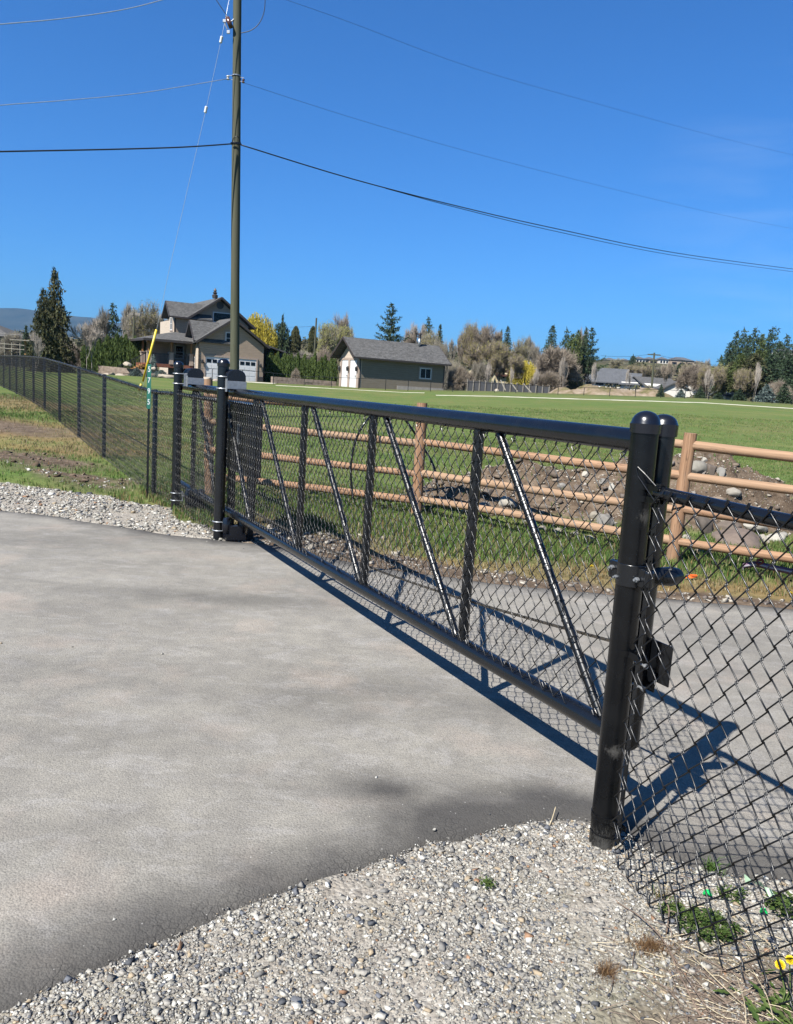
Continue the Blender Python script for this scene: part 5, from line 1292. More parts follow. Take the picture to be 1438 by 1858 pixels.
L_WILL = m_leaf('willow_shoots', [(.46, .36, .03), (.64, .52, .06), (.76, .65, .12)], .35)
L_BUDG = m_leaf('yellow_green_buds', [(.20, .20, .05), (.32, .32, .09), (.42, .42, .16)], .3)
L_OLIVE = m_leaf('olive_buds', [(.14, .13, .035), (.24, .22, .06), (.33, .29, .10)], .25)
L_TWIGR = m_leaf('purple_brown_twigs', [(.08, .062, .048), (.22, .175, .135), (.38, .32, .25)], 0)
L_TWIGG = m_leaf('grey_twigs', [(.09, .08, .065), (.22, .195, .155), (.38, .34, .27)], 0)
L_TWIGW = m_leaf('pale_twigs', [(.28, .24, .20), (.40, .35, .29), (.50, .44, .38)], 0)
L_WEED = m_leaf('weed_leaves', [(.045, .090, .018), (.085, .14, .030), (.13, .18, .05)], .3)
BARKD = simple('dark_bark', (.07, .055, .042), .9, 0, .3, 4, .1); BARKG = simple('grey_bark', (.17, .145, .12), .9, 0, .3, 4, .1); BARKW = simple('pale_bark', (.48, .43, .38), .85, 0, .3, 4, .1)

def tri_mesh(name, T, mat):
    """T (n,3,3) triangles"""
    n = len(T); me = bpy.data.meshes.new(name)
    me.vertices.add(n*3); me.vertices.foreach_set('co', np.asarray(T, np.float32).ravel()); me.loops.add(n*3); me.loops.foreach_set('vertex_index', np.arange(n*3, dtype=np.int32))
    me.polygons.add(n); me.polygons.foreach_set('loop_start', np.arange(0, n*3, 3, dtype=np.int32)); me.polygons.foreach_set('loop_total', np.full(n, 3, np.int32))
    me.materials.append(mat); me.update(calc_edges=True); return me
def rv(r, n): v = r.normal(size=(n, 3)); return v/np.linalg.norm(v, axis=1)[:, None]
def sprays(r, C, D, L, Wd):
    """pointed sprays: C base points, D directions, L lengths, Wd widths"""
    n = len(C); S = np.cross(D, rv(r, n)); S /= np.maximum(1e-6, np.linalg.norm(S, axis=1))[:, None]
    return np.stack([C-S*Wd[:, None]*.5, C+S*Wd[:, None]*.5, C+D*L[:, None]], 1)
def tube_mesh(name, chains, mat, n=5):
    m = MB()
    for pts, rs in chains: m.tube(pts, rs, n, False)
    me = bpy.data.meshes.new(name); me.from_pydata(m.v, [], m.f); me.materials.append(mat); me.polygons.foreach_set('use_smooth', [True]*len(m.f)); me.update(); return me

# every generator makes a tree about 1 high and 1 wide (radius .5)
def conifer(seed, prof, whorls=30, per=7, droop=.25, dens=1.0, clear=.04, up=0.0, leaf=L_SPRUCE, spr=.045, gap=0.0):
    r = np.random.default_rng(seed); C = []; D = []; Ls = []; Ws = []; ch = []
    for i in range(whorls):
        t = clear+(1-clear)*(i+r.uniform(-.3, .3))/whorls; t = min(max(t, clear), .985)
        R = .5*prof(t); nb = max(3, int(per*(.6+.6*(1-t)))); a0 = r.uniform(0, 6.28)
        for k in range(nb):
            if r.random() < gap: continue
            a = a0+k*6.283/nb+r.normal(0, .25); L = R*r.uniform(.68, 1.15); d = np.array([math.cos(a), math.sin(a), 0])
            q = max(3, int(L/.5*17*dens))
            tt = (np.arange(q)+r.random(q))/q; tt = tt**.8
            ht = t-droop*L*(tt**1.3)+up*L*tt**2
            base = np.stack([d[0]*L*tt, d[1]*L*tt, ht], 1)
            if L > .12 and i % 2 == 0: ch.append(([np.array([0, 0, t]), np.array([d[0]*L*.8, d[1]*L*.8, t-droop*L*.75+up*L*.6])], [.004, .0015]))
            for rep in range(3):
                dirs = d*r.uniform(.2, 1, (q, 1))+rv(r, q)*.75; dirs[:, 2] -= .25-up; dirs /= np.linalg.norm(dirs, axis=1)[:, None]
                C.append(base+r.normal(0, .010, (q, 3))); D.append(dirs); Ls.append(spr*r.uniform(.6, 1.4, q)); Ws.append(spr*.42*r.uniform(.6, 1.4, q))
    C = np.concatenate(C); D = np.concatenate(D); Ls = np.concatenate(Ls); Ws = np.concatenate(Ws)
    crown = tri_mesh('crown', sprays(r, C, D, Ls, Ws), leaf)
    trunk = tube_mesh('trunk', [([np.array([0, 0, -.04]), np.array([.003, 0, .5]), np.array([0, 0, .97])], [.020, .012, .002])]+ch, BARKD, 6)
    return trunk, crown
def column(seed, leaf=L_CEDAR, n=2600, taper=.55):
    r = np.random.default_rng(seed); t = r.random(n)**.9; a = r.uniform(0, 6.283, n)
    R = .5*np.where(t > taper, np.sqrt(np.clip(1-((t-taper)/(1-taper))**1.6, 0, 1)), .82+.18*np.sin(t/taper*1.57))
    R *= (1+.22*np.sin(a*3+t*7+seed)+.12*np.sin(t*31+a*2)); rr = R*np.sqrt(r.uniform(.35, 1, n))
    C = np.stack([rr*np.cos(a), rr*np.sin(a), t*.95], 1); D = np.stack([np.cos(a)*.35, np.sin(a)*.35, np.ones(n)], 1)+rv(r, n)*.45; D /= np.linalg.norm(D, axis=1)[:, None]
    T = sprays(r, C, D, r.uniform(.045, .10, n), r.uniform(.10, .2, n))
    return tube_mesh('trunk', [([np.array([0, 0, -.06]), np.array([0, 0, .6])], [.06, .03])], BARKD, 5), tri_mesh('crown', T, leaf)
def bare(seed, leaf, bark=BARKG, spread=.55, depth=5, twigs=9, twl=.075, tww=.0042, upb=.35, stems=1, leaves=0, lcol=None, trunk=.22, lsize=.018):
    r = np.random.default_rng(seed); ch = []; ends = []
    def grow(p, d, L, rad, k):
        q = [p]; dd_ = d
        for j in range(3):
            dd_ = dd_+r.normal(0, .13, 3); dd_[2] += .05; dd_ /= np.linalg.norm(dd_); q.append(q[-1]+dd_*L/3)
        ch.append((q, [rad, rad*.85, rad*.7, rad*.55]))
        if k >= 2: 
            for w in q[1:]: ends.append((w, dd_, k))
        if k >= depth: return
        nb = 3 if k < 3 else 2+int(r.random() < .6)
        for b in range(nb):
            nd = dd_+rv(r, 1)[0]*spread*(1.15 if k < 2 else .95); nd[2] += upb*.35; nd /= np.linalg.norm(nd)
            grow(q[-1] if b or k > 1 else q[-1], nd, L*r.uniform(.62, .84), rad*.58, k+1)
        if k >= 1:
            nd = dd_+rv(r, 1)[0]*spread*1.5; nd /= np.linalg.norm(nd); grow(q[2], nd, L*.6, rad*.45, k+1)
    for s in range(stems):
        d0 = np.array([r.normal(0, .05 if stems == 1 else .32), r.normal(0, .05 if stems == 1 else .32), 1.0]); d0 /= np.linalg.norm(d0)
        grow(np.array([r.normal(0, .01*stems), r.normal(0, .01*stems), -.02]), d0, trunk, .019 if stems == 1 else .012, 0)
    E = np.array([e[0] for e in ends]); DD = np.array([e[1] for e in ends])
    C = np.repeat(E, twigs, 0); D = np.repeat(DD, twigs, 0)*.95+rv(r, len(C))*.6; D[:, 2] += .45*upb; D /= np.linalg.norm(D, axis=1)[:, None]
    T = sprays(r, C, D, twl*r.uniform(.5, 1.3, len(C)), .75*tww*r.uniform(.7, 1.5, len(C)))
    # normalise to unit height / width
    allp = np.concatenate([np.array(c[0]) for c in ch]+[T[:, 2]]); zt = np.percentile(allp[:, 2], 99.7); w = np.percentile(np.hypot(allp[:, 0], allp[:, 1]), 88)
    sc = np.array([.5/w, .5/w, 1/zt]); T = T*sc; ch = [([p*sc for p in c[0]], [x*.8 for x in c[1]]) for c in ch if c[1][0] > .0009]
    lf = None
    if leaves:
        i = r.integers(0, len(T), leaves); P = T[i, 2]*.9+T[i, 0]*.1+r.normal(0, .008, (leaves, 3)); D = rv(r, leaves); lf = tri_mesh('foliage', sprays(r, P, D, lsize*r.uniform(.6, 1.3, leaves), lsize*.8*r.uniform(.6, 1.3, leaves)), lcol)
    return tube_mesh('trunk', ch, bark, 4), tri_mesh('crown', T, leaf), lf
def willow(seed, n=700):
    r = np.random.default_rng(seed); T = []; ch = []
    for k in range(9):
        a = k*.7+r.random(); d = np.array([math.cos(a)*.28, math.sin(a)*.28, .55+.25*r.random()]); ch.append(([np.array([0, 0, 0]), d*.5+np.array([0, 0, .1]), d+np.array([0, 0, .1])], [.02, .012, .004]))
    for k in range(n):
        a = r.uniform(0, 6.283); R = .5*math.sqrt(r.random())*.95; top = (1-(R/.5)**2.2*.40)*r.uniform(.86, 1.0); lump = .06*math.sin(a*3+seed)+.04*math.sin(a*7)
        top += lump*(R/.5); L = r.uniform(.25, .72)*(.5+R*1.2); p = np.array([R*math.cos(a), R*math.sin(a), top]); q = max(6, int(L*34)); out = np.array([math.cos(a), math.sin(a), 0])
        for j in range(q):
            t = j/q; c = p+out*.05*t-np.array([0, 0, L*t])+r.normal(0, .006, 3)
            if c[2] < .06: break
            for _ in range(2):
                d = np.array([r.normal(0, .35), r.normal(0, .35), -1.0]); d /= np.linalg.norm(d); s_ = np.cross(d, rv(r, 1)[0]); s_ /= np.linalg.norm(s_); w_ = r.uniform(.004, .010)
                T.append((c-s_*w_, c+s_*w_, c+d*r.uniform(.03, .06)))
    return tube_mesh('trunk', ch, BARKG, 5), tri_mesh('crown', np.array(T), L_WILL)

cone = lambda t: (1-t)**.85*.96+.03
def spruce_prof(t): return min(1, (1-t)**.75*1.25)*(.82+.18*math.sin(t*23))
def oldfir(t): return min(1.0, (1-t)**.7*1.3)*(.75+.3*math.sin(t*41+1))*(.7 if t < .1 else 1)
PROTO = {
 'spruce': conifer(1, spruce_prof, 34, 9, .35, 1.15, .03, 0, L_SPRUCE, .05),
 'spruce2': conifer(2, lambda t: min(1, (1-t)**.6*1.15), 30, 9, .3, 1.2, .02, 0, L_SPRUCE, .055),
 'fir': conifer(3, spruce_prof, 30, 8, .22, 1.0, .05, .05, L_FIR, .05),
 'fir2': conifer(4, oldfir, 26, 7, .18, 1.0, .08, .10, L_FIR, .055, .12),
 'openfir': conifer(5, lambda t: min(1.0, (1-t)**.62*1.18)*(.8+.35*math.sin(t*37)), 18, 7, .15, 1.25, .12, .28, L_FIR, .055, .15),
 'fir3': conifer(6, cone, 28, 8, .25, 1.0, .03, 0, L_FIR, .06),
 'pine': conifer(7, lambda t: math.sin(min(1, t*1.05+.12)*math.pi)**.45*.95, 20, 9, .0, 1.2, .14, .25, L_PINE, .07, .08),
 'blue': conifer(8, cone, 22, 9, .15, 1.0, .02, .1, L_BLUE, .08),
 'greencedar': conifer(9, lambda t: min(1, (1-t)**.55*1.05)*(.85+.2*math.sin(t*29)), 34, 9, .5, 1.1, .02, 0, L_GCED, .05),
 'col1': column(11), 'col2': column(12), 'col3': column(13), 'tall_col': column(14, L_SPRUCE, 3000, .35),
 'bare_red': bare(21, L_TWIGR, BARKG, .46, 5, 3, upb=.8), 'bare_red2': bare(22, L_TWIGR, BARKD, .75, 5, 4, upb=.1, stems=3, trunk=.14),
 'bare_grey': bare(23, L_TWIGG, BARKG, .48, 5, 3, upb=.7), 'bare_grey2': bare(24, L_TWIGG, BARKG, .5, 5, 3, upb=.5, stems=2),
 'birch': bare(25, L_TWIGW, BARKW, .38, 4, 3, upb=.9, stems=3, trunk=.25), 'pale': bare(26, L_TWIGW, BARKW, .42, 4, 5, upb=.8),
 'olive': bare(27, L_TWIGR, BARKD, .5, 5, 3, upb=.6, stems=3, leaves=8000, lcol=L_OLIVE), 'bud': bare(28, L_TWIGG, BARKD, .6, 5, 3, leaves=7500, lcol=L_BUDG, lsize=.022), 'olive2': bare(29, L_TWIGG, BARKG, .6, 5, 3, leaves=4000, lcol=L_OLIVE),
 'scrub': bare(30, L_TWIGR, BARKG, .85, 4, 9, .12, .006, .1, 6, 1500, L_OLIVE, .12), 'scrub2': bare(31, L_TWIGG, BARKG, .85, 4, 9, .12, .006, .1, 6, 1500, L_BUDG, .12),
 'willow': willow(41), 'willow2': willow(42, 460),
}
KIND = dict(spruce='spruce_tree', spruce2='spruce_tree', fir='fir_tree', fir2='fir_tree', fir3='fir_tree', openfir='fir_tree', pine='pine_tree', blue='blue_spruce', greencedar='cedar_tree', col1='arborvitae', col2='arborvitae', col3='arborvitae',
            tall_col='columnar_tree', willow='willow_tree', willow2='willow_tree', birch='birch_tree', pale='bare_tree', scrub='shrub', scrub2='shrub')
def tree(kind, x, yt, wpx, Y, label, grp=None, yb=None, rz=None):
    p = at(x, yt, Y); b = tz(p[0], p[1]) if yb is None else at(x, yb, Y)[2]
    H = p[2]-b; W = wpx*Y/FPX*(1.4 if kind in ('spruce', 'spruce2', 'fir', 'fir2', 'fir3', 'openfir', 'greencedar') else 1.0)*(1.02 if kind in ('spruce', 'spruce2') else 1.0); nm = KIND.get(kind, 'bare_tree')
    t = thing(nm, (p[0], p[1], b), label, 'shrub' if nm == 'shrub' else 'tree', grp)
    pr = PROTO[kind]; rz = random.uniform(0, 6.28) if rz is None else rz
    for nm2, me in zip(('trunk', 'crown', 'foliage'), pr):
        if me is None: continue
        o = bpy.data.objects.new(nm2, me); link(o, t); o.scale = (W, W, H); o.rotation_euler = (0, 0, rz)
    return t
T = tree
T('spruce', 99, 486, 62, 78, 'tallest dark spruce at the left, rising over the black fence'); T('spruce2', 78, 521, 44, 74, 'shorter olive spruce leaning against the left side of the tallest spruce')
T('fir3', 47, 589, 24, 100, 'small dark fir left of the tall spruces'); T('birch', 62, 600, 34, 66, 'bare pale multi-stemmed tree in front of the tall spruces')
T('scrub2', 22, 600, 45, 110, 'hazy green bushes under the brown roof at the left edge'); T('scrub', 130, 622, 40, 95, 'brown scrub right of the tall spruces'); T('scrub2', 118, 612, 50, 130, 'green scrub on the slope behind the tall spruces')
T('pale', 156, 586, 42, 79, 'bare pinkish tree with a white trunk, left one of the pair by the block wall'); T('pale', 169, 574, 46, 80, 'bare pinkish tree with a white trunk, right one of the pair by the block wall')
T('bare_grey', 200, 556, 50, 105, 'grey bare tree left of the light pole'); T('fir2', 205, 547, 40, 112, 'greyish conifer showing behind the bare tree left of the light pole')
T('bare_grey2', 232, 548, 56, 120, 'tall grey bare tree behind the light pole'); T('olive2', 262, 545, 62, 118, 'grey bare tree with greenish buds left of the house'); T('bare_grey', 290, 560, 50, 122, 'bare grey tree half hidden by the left end of the house')
T('scrub', 180, 600, 60, 125, 'purple-brown thicket behind the hedge left of the house'); T('scrub', 245, 596, 80, 135, 'dense brown thicket between the light pole and the house')
for i, x in enumerate([153, 163, 171, 179, 187, 195, 204, 212, 220, 228, 236, 245, 254, 262, 270]):
    T(['col1', 'col2', 'col3'][i % 3], x, [622, 618, 612, 608, 617, 604, 610, 600, 606, 603, 612, 606, 609, 611, 618][i]+4, 12.5, 90, 'narrow dark arborvitae in the row left of the grey house', 'arborvitae row left of the house')
for i in range(21):
    x = 486+i*6.1
    T(['col2', 'col1', 'col3'][i % 3], x, [640, 634, 646, 638, 650, 640, 644, 641, 647, 640, 650, 642, 652, 648, 640, 655, 648, 644, 655, 647, 650][i], 9.5, 92, 'narrow green arborvitae in the row between the house and the shed', 'arborvitae row between house and shed')
T('willow', 467, 566, 78, 125, 'bright yellow weeping willow behind the right side of the house'); T('willow2', 442, 576, 50, 128, 'yellow willow showing between the utility pole and the house roof')
T('pine', 513, 570, 40, 150, 'dark round-crowned pine right of the yellow willow'); T('tall_col', 537, 592, 17, 150, 'grey-green columnar evergreen right of the round pine', yb=640); T('tall_col', 568, 592, 15, 150, 'dark columnar evergreen with the slim pole in front', yb=640)
T('bud', 602, 584, 40, 115, 'pale green budding tree left of the shed roof peak'); T('bare_red', 629, 566, 44, 130, 'reddish bare tree behind the shed roof peak'); T('bud', 618, 590, 36, 118, 'yellow-green budding tree touching the shed roof')
T('scrub', 588, 630, 36, 105, 'brown bare bush behind the hedge beside the shed'); T('scrub2', 550, 632, 90, 170, 'dull green scrub on the slope above the hedge')
T('openfir', 712, 547, 50, 112, 'tall open-branched fir standing behind the shed roof', yb=655)
T('bare_red', 745, 584, 48, 125, 'purplish bare tree right of the tall open fir'); T('bare_grey', 733, 605, 40, 128, 'small grey bare tree low behind the shed roof'); T('fir2', 778, 574, 30, 130, 'small fir above the middle of the shed roof', yb=655); T('fir3', 799, 587, 22, 132, 'narrow fir above the flue of the shed', yb=655)
T('olive2', 785, 598, 44, 122, 'brown bare trees around the two small firs'); T('scrub2', 798, 612, 34, 118, 'brown thicket at the right end of the shed roof')
T('bare_grey', 817, 613, 22, 200, 'small hazy bare tree on the skyline right of the shed'); T('bare_red', 838, 602, 24, 150, 'small bare tree with a dark trunk right of the shed')
T('scrub2', 818, 650, 52, 130, 'greenish bushes at the right end of the shed'); T('scrub', 835, 664, 40, 120, 'reddish bushes left of the yellow house')
T('olive', 868, 586, 56, 140, 'large bare brown tree above the yellow house'); T('bare_red', 896, 588, 56, 138, 'large bare brown tree right of the one above the yellow house'); T('olive', 884, 618, 84, 132, 'broad olive-brown budding tree in front of the bare brown trees'); T('olive', 915, 640, 60, 128, 'olive bushy tree above the low tan roof')
T('scrub2', 872, 655, 30, 126, 'tan twiggy bush between the yellow house and the tan roof'); T('birch', 886, 655, 18, 120, 'thin pale saplings behind the black board fence'); T('birch', 928, 665, 14, 119, 'pair of pale young saplings behind the braces'); T('birch', 973, 668, 14, 119, 'pale sapling near the right end of the black board fence')
T('fir', 922, 591, 26, 165, 'dark conifer beside the large bare brown trees', yb=670); T('fir3', 910, 597, 14, 168, 'thin dark conifer tip left of the dark conifer', yb=670)
T('olive2', 944, 611, 40, 170, 'grey-green hazy tree left of the white house on the slope'); T('bare_grey2', 964, 609, 38, 175, 'grey bare tree in front of the white house on the slope')
T('willow2', 952, 652, 58, 130, 'low yellow weeping willow behind the black board fence')
T('bare_red2', 1012, 628, 72, 128, 'dense purple-brown bare tree left of the green cedars'); T('scrub', 1000, 672, 50, 124, 'brown undergrowth below the purple-brown tree')
T('fir', 1003, 589, 40, 142, 'leftmost dark fir of the middle clump', yb=690); T('fir2', 1030, 594, 36, 140, 'second dark fir of the middle clump'); T('greencedar', 1040, 603, 44, 132, 'broad mid-green cedar in the middle of the clump'); T('greencedar', 1050, 596, 34, 135, 'taller green cedar at the right of the clump'); T('fir', 1064, 593, 26, 138, 'slim dark fir beside the green cedars', yb=690); T('openfir', 1076, 591, 36, 136, 'dark fir with long drooping branches at the right side of the clump', yb=690)
T('bare_red', 1056, 594, 26, 145, 'thin pinkish bare treetop between the green cedars'); T('birch', 1025, 645, 20, 118, 'pale bare birch in front of the green cedars'); T('birch', 1081, 655, 14, 119, 'thin pale birch before the broad blue-grey roof'); T('birch', 1142, 668, 12, 119, 'thin pale birch before the slate-roofed wing')
T('olive2', 1124, 650, 34, 300, 'hazy budding tree below the hilltop houses'); T('pine', 1149, 642, 14, 420, 'small dark pine on the skyline among the hilltop houses', yb=672); T('olive', 1158, 660, 50, 210, 'olive trees right of the slate-roofed wing'); T('scrub2', 1185, 665, 70, 260, 'dull green scrub on the slope below the hilltop houses'); T('pine', 1180, 664, 36, 300, 'dark pine on the slope behind the far utility pole')
T('bare_red', 1209, 655, 26, 122, 'dark bare tree right of the far utility pole'); T('pine', 1233, 660, 40, 310, 'dark green pine on the slope below the largest hilltop house'); T('olive', 1260, 660, 50, 200, 'brown budding trees on the slope, middle right')
T('bare_red2', 1266, 660, 46, 140, 'purple-brown bare tree right of the white gabled front'); T('olive2', 1280, 655, 40, 180, 'hazy brown tree left of the yellow-green one'); T('bare_grey', 1283, 650, 20, 240, 'thin bare tree on the skyline left of the tall conifers')
T('bud', 1318, 660, 58, 140, 'yellow-green leafing tree left of the tall conifers'); T('olive', 1298, 665, 46, 135, 'tan twiggy tree beside the yellow-green one'); T('birch', 1289, 668, 20, 112, 'pale bare birch left of the yellow-green tree'); T('birch', 1376, 655, 18, 100, 'tall white-stemmed birch in front of the tall conifers'); T('olive', 1360, 668, 44, 130, 'orange-brown budding tree below the tall conifers'); T('scrub', 1412, 690, 50, 125, 'tan bushes below the right-hand conifers')
for i, (k, x, yt, w, Y) in enumerate([('fir3', 1309, 643, 16, 150), ('fir', 1326, 620, 38, 145), ('fir', 1338, 600, 34, 148), ('fir2', 1352, 594, 34, 146), ('fir', 1360, 607, 30, 142), ('fir2', 1372, 593, 36, 149), ('greencedar', 1384, 604, 34, 140), ('openfir', 1405, 590, 40, 146), ('fir', 1396, 606, 34, 150), ('fir2', 1430, 606, 36, 147), ('fir', 1416, 622, 40, 138), ('greencedar', 1345, 640, 44, 136), ('fir', 1448, 612, 40, 150), ('spruce2', 1372, 640, 54, 134), ('fir', 1402, 642, 54, 133), ('fir', 1432, 645, 50, 136), ('spruce', 1330, 655, 40, 138)]):
    T(k, x, yt, w*1.15, Y, ['lone small fir at the left foot of the tall conifer stand', 'leftmost low-branched fir of the tall conifer stand', 'fir rising at the left shoulder of the tall conifer stand', 'first pointed high top from the left in the tall conifer stand', 'fir just right of the first high top in the stand', 'second pointed high top in the tall conifer stand', 'green-topped conifer between the high tops of the stand',
        'tallest ragged fir top of the right-hand stand', 'fir close left of the tallest ragged top', 'ragged fir at the right edge of the picture', 'lower fir between the tallest top and the right edge', 'olive-green conifer low in the left of the stand', 'fir partly cut off by the right edge', 'broad low spruce in the middle of the stand', 'broad low fir right of the middle of the stand', 'broad low fir near the right edge', 'low spruce at the left base of the stand'][i], yb=705)
for i, (k, x, yt, w, Y, lab) in enumerate([('fir3', 1200, 697, 14, 98, 'little dark fir behind the pasture fence before the white gabled front'), ('blue', 1236, 706, 24, 98, 'squat blue-grey spruce behind the pasture fence'), ('fir3', 1272, 700, 18, 97, 'young fir between the squat blue spruce and the birch'), ('fir3', 1342, 706, 26, 96, 'young dark fir right of the small white bungalow'), ('blue', 1392, 697, 44, 96, 'larger blue spruce behind the right end of the pasture fence'), ('fir3', 1425, 695, 34, 96, 'dark spreading young fir at the right end of the pasture fence'), ('fir3', 1305, 712, 22, 97, 'lowest young fir behind the pasture fence'),
        ('blue', 278, 643, 24, 82, 'blue spruce by the porch steps behind the yellow guy guard'), ('blue', 248, 667, 32, 79, 'low rounded blue spruce left of the yellow guy guard'), ('blue', 293, 671, 40, 79.5, 'low spreading blue spruce beside the left roller post'), ('blue', 205, 676, 14, 78, 'tiny blue spruce in front of the left block wall'), ('blue', 333, 676, 22, 79, 'small blue spruce under the garage side window')]):
    T(k, x, yt, w, Y, lab)
T('scrub', 537, 668, 16, 90, 'round rust-brown bush in the hedge'); 
for i, (x, yt, w, Y) in enumerate([(1075, 690, 90, 108), (1130, 688, 90, 110), (1030, 692, 70, 108), (1165, 690, 60, 112)]):
    pass
# dug earth bank behind the pasture fence
bx = np.linspace(0, 1, 60); VV = []
A_, B_ = at(1000, 706, 104), at(1215, 718, 102)
for i in range(60):
    for j in range(13):
        p = A_+(B_-A_)*(i/59); v = j/12-.5; nrm = np.array([-.1, 1, 0]); q = p+nrm*v*9
        h = (1.25+.9*float(fbm(i*.11+3, 1.5, 3)))*max(0, 1-(abs(v)*2)**2)*min(1, i/6, (59-i)/6)+.25*float(fbm(i*.5, j*.5, 3))*(abs(v) < .42)
        VV.append((q[0], q[1], tz(q[0], q[1])-.1+h))
FF = [(i*13+j, i*13+j+1, (i+1)*13+j+1, (i+1)*13+j) for i in range(59) for j in range(12)]
mb = NT('bank_earth'); pz = mb.pos(); c = mb.ramp(mb.noise(pz, .5, 6, .7), [(.35, (.13, .12, .045)), (.5, (.24, .185, .125)), (.68, (.36, .29, .22))]); mb.l(c, mb.b.inputs['Base Color']); mb.set(Roughness=.95, Specular_IOR_Level=.1); mb.bump(mb.noise(pz, 3, 5), .6, .1)
o = big_mesh('earth_bank', VV, FF, mb.mat, smooth=True); tag(o, kind='structure')

# scrub and small trees covering the far hillside: one mass of small clumps
n = 1500; cx = rng.uniform(-.62, .62, n); cyy = rng.uniform(175, 640, n)**1.0; CX = cx*cyy
dens = fbm(CX*.012+4, cyy*.012, 4)+.15*(cx < .1); k = (dens > -.02) & ((cyy < 480) | (cx < .15)); CX = CX[k]; cyy = cyy[k]; n = len(CX)
sz_ = rng.uniform(1.0, 3.2, n); per = 70; Cc = np.repeat(np.column_stack([CX, cyy, terr(CX, cyy)]), per, 0); ss = np.repeat(sz_, per)
D = rv(rng, len(Cc)); D[:, 2] = np.abs(D[:, 2]); B = Cc+D*(ss*rng.uniform(.2, 1, len(Cc)))[:, None]*np.array([1, 1, 1.1]); DD = rv(rng, len(Cc))
me = tri_mesh('scrubland', sprays(rng, B, DD, ss*.45, ss*.22), m_leaf('hill_scrub', [(.05, .055, .022), (.11, .095, .045), (.09, .11, .035), (.17, .14, .085), (.035, .05, .022)], 0)); o = bpy.data.objects.new('scrubland', me); link(o); tag(o, kind='stuff')

# ================================================================== ROCKS, WEEDS AND SMALL THINGS
def rock(x, y, w, h, label, grp='boulders round the soil heap', tone=(.34, .30, .25), Y=None, seed=0, name='boulder', sunk=.30):
    """rock whose middle shows at pixel x, y; w, h its size in pixels"""
    r = np.random.default_rng(int(x*7+y*3+seed))
    if Y is None:                       # stand it on the heap's surface along the line of sight
        Y = 8.0
        while Y < 16:
            p = at(x, y, Y)
            if p[2] < float(terr(p[0], p[1]))+.02: break
            Y += .03
    p = at(x, y, Y); W = w*Y/FPX*1.0; Hh = h*Y/FPX
    m = bpy.data.meshes.new(name); import bmesh
    bm = bmesh.new(); bmesh.ops.create_icosphere(bm, subdivisions=4, radius=.5); f1 = r.uniform(0, 50); 
    pl = rv(r, 9); pd = r.uniform(.30, .46, 9)
    for v in bm.verts:
        c = np.array(v.co)
        for n_, d_ in zip(pl, pd):
            e_ = c@n_-d_
            if e_ > 0: c = c-n_*e_*.85
        c = c*(1+.16*float(fbm(c[0]*3+f1, c[1]*3+c[2]*2, 4))); v.co = c
    sc = (W*1.15, W*r.uniform(.8, 1.1), max(Hh, W*.45)*1.25)
    bmesh.ops.scale(bm, vec=tuple(1.18*q for q in sc), verts=bm.verts); bm.to_mesh(m); bm.free(); m.polygons.foreach_set('use_smooth', [True]*len(m.polygons)); m.set_sharp_from_angle(angle=math.radians(38))
    a = m.color_attributes.new('col', 'FLOAT_COLOR', 'POINT'); cc = np.ones((len(m.vertices), 4), np.float32); cc[:, :3] = np.array(tone)*r.uniform(.62, .85); a.data.foreach_set('color', cc.ravel()); m.materials.append(ROCKM)
    o = bpy.data.objects.new(name, m); link(o); o.rotation_euler = (r.normal(0, .15), r.normal(0, .15), r.uniform(0, 6.28)); o.location = (p[0], p[1], p[2]-.02)
    return tag(o, label, 'rock', grp)
PALE = (.56, .52, .44); GREY = (.33, .31, .28); BRN = (.23, .185, .15); DK = (.15, .125, .105)
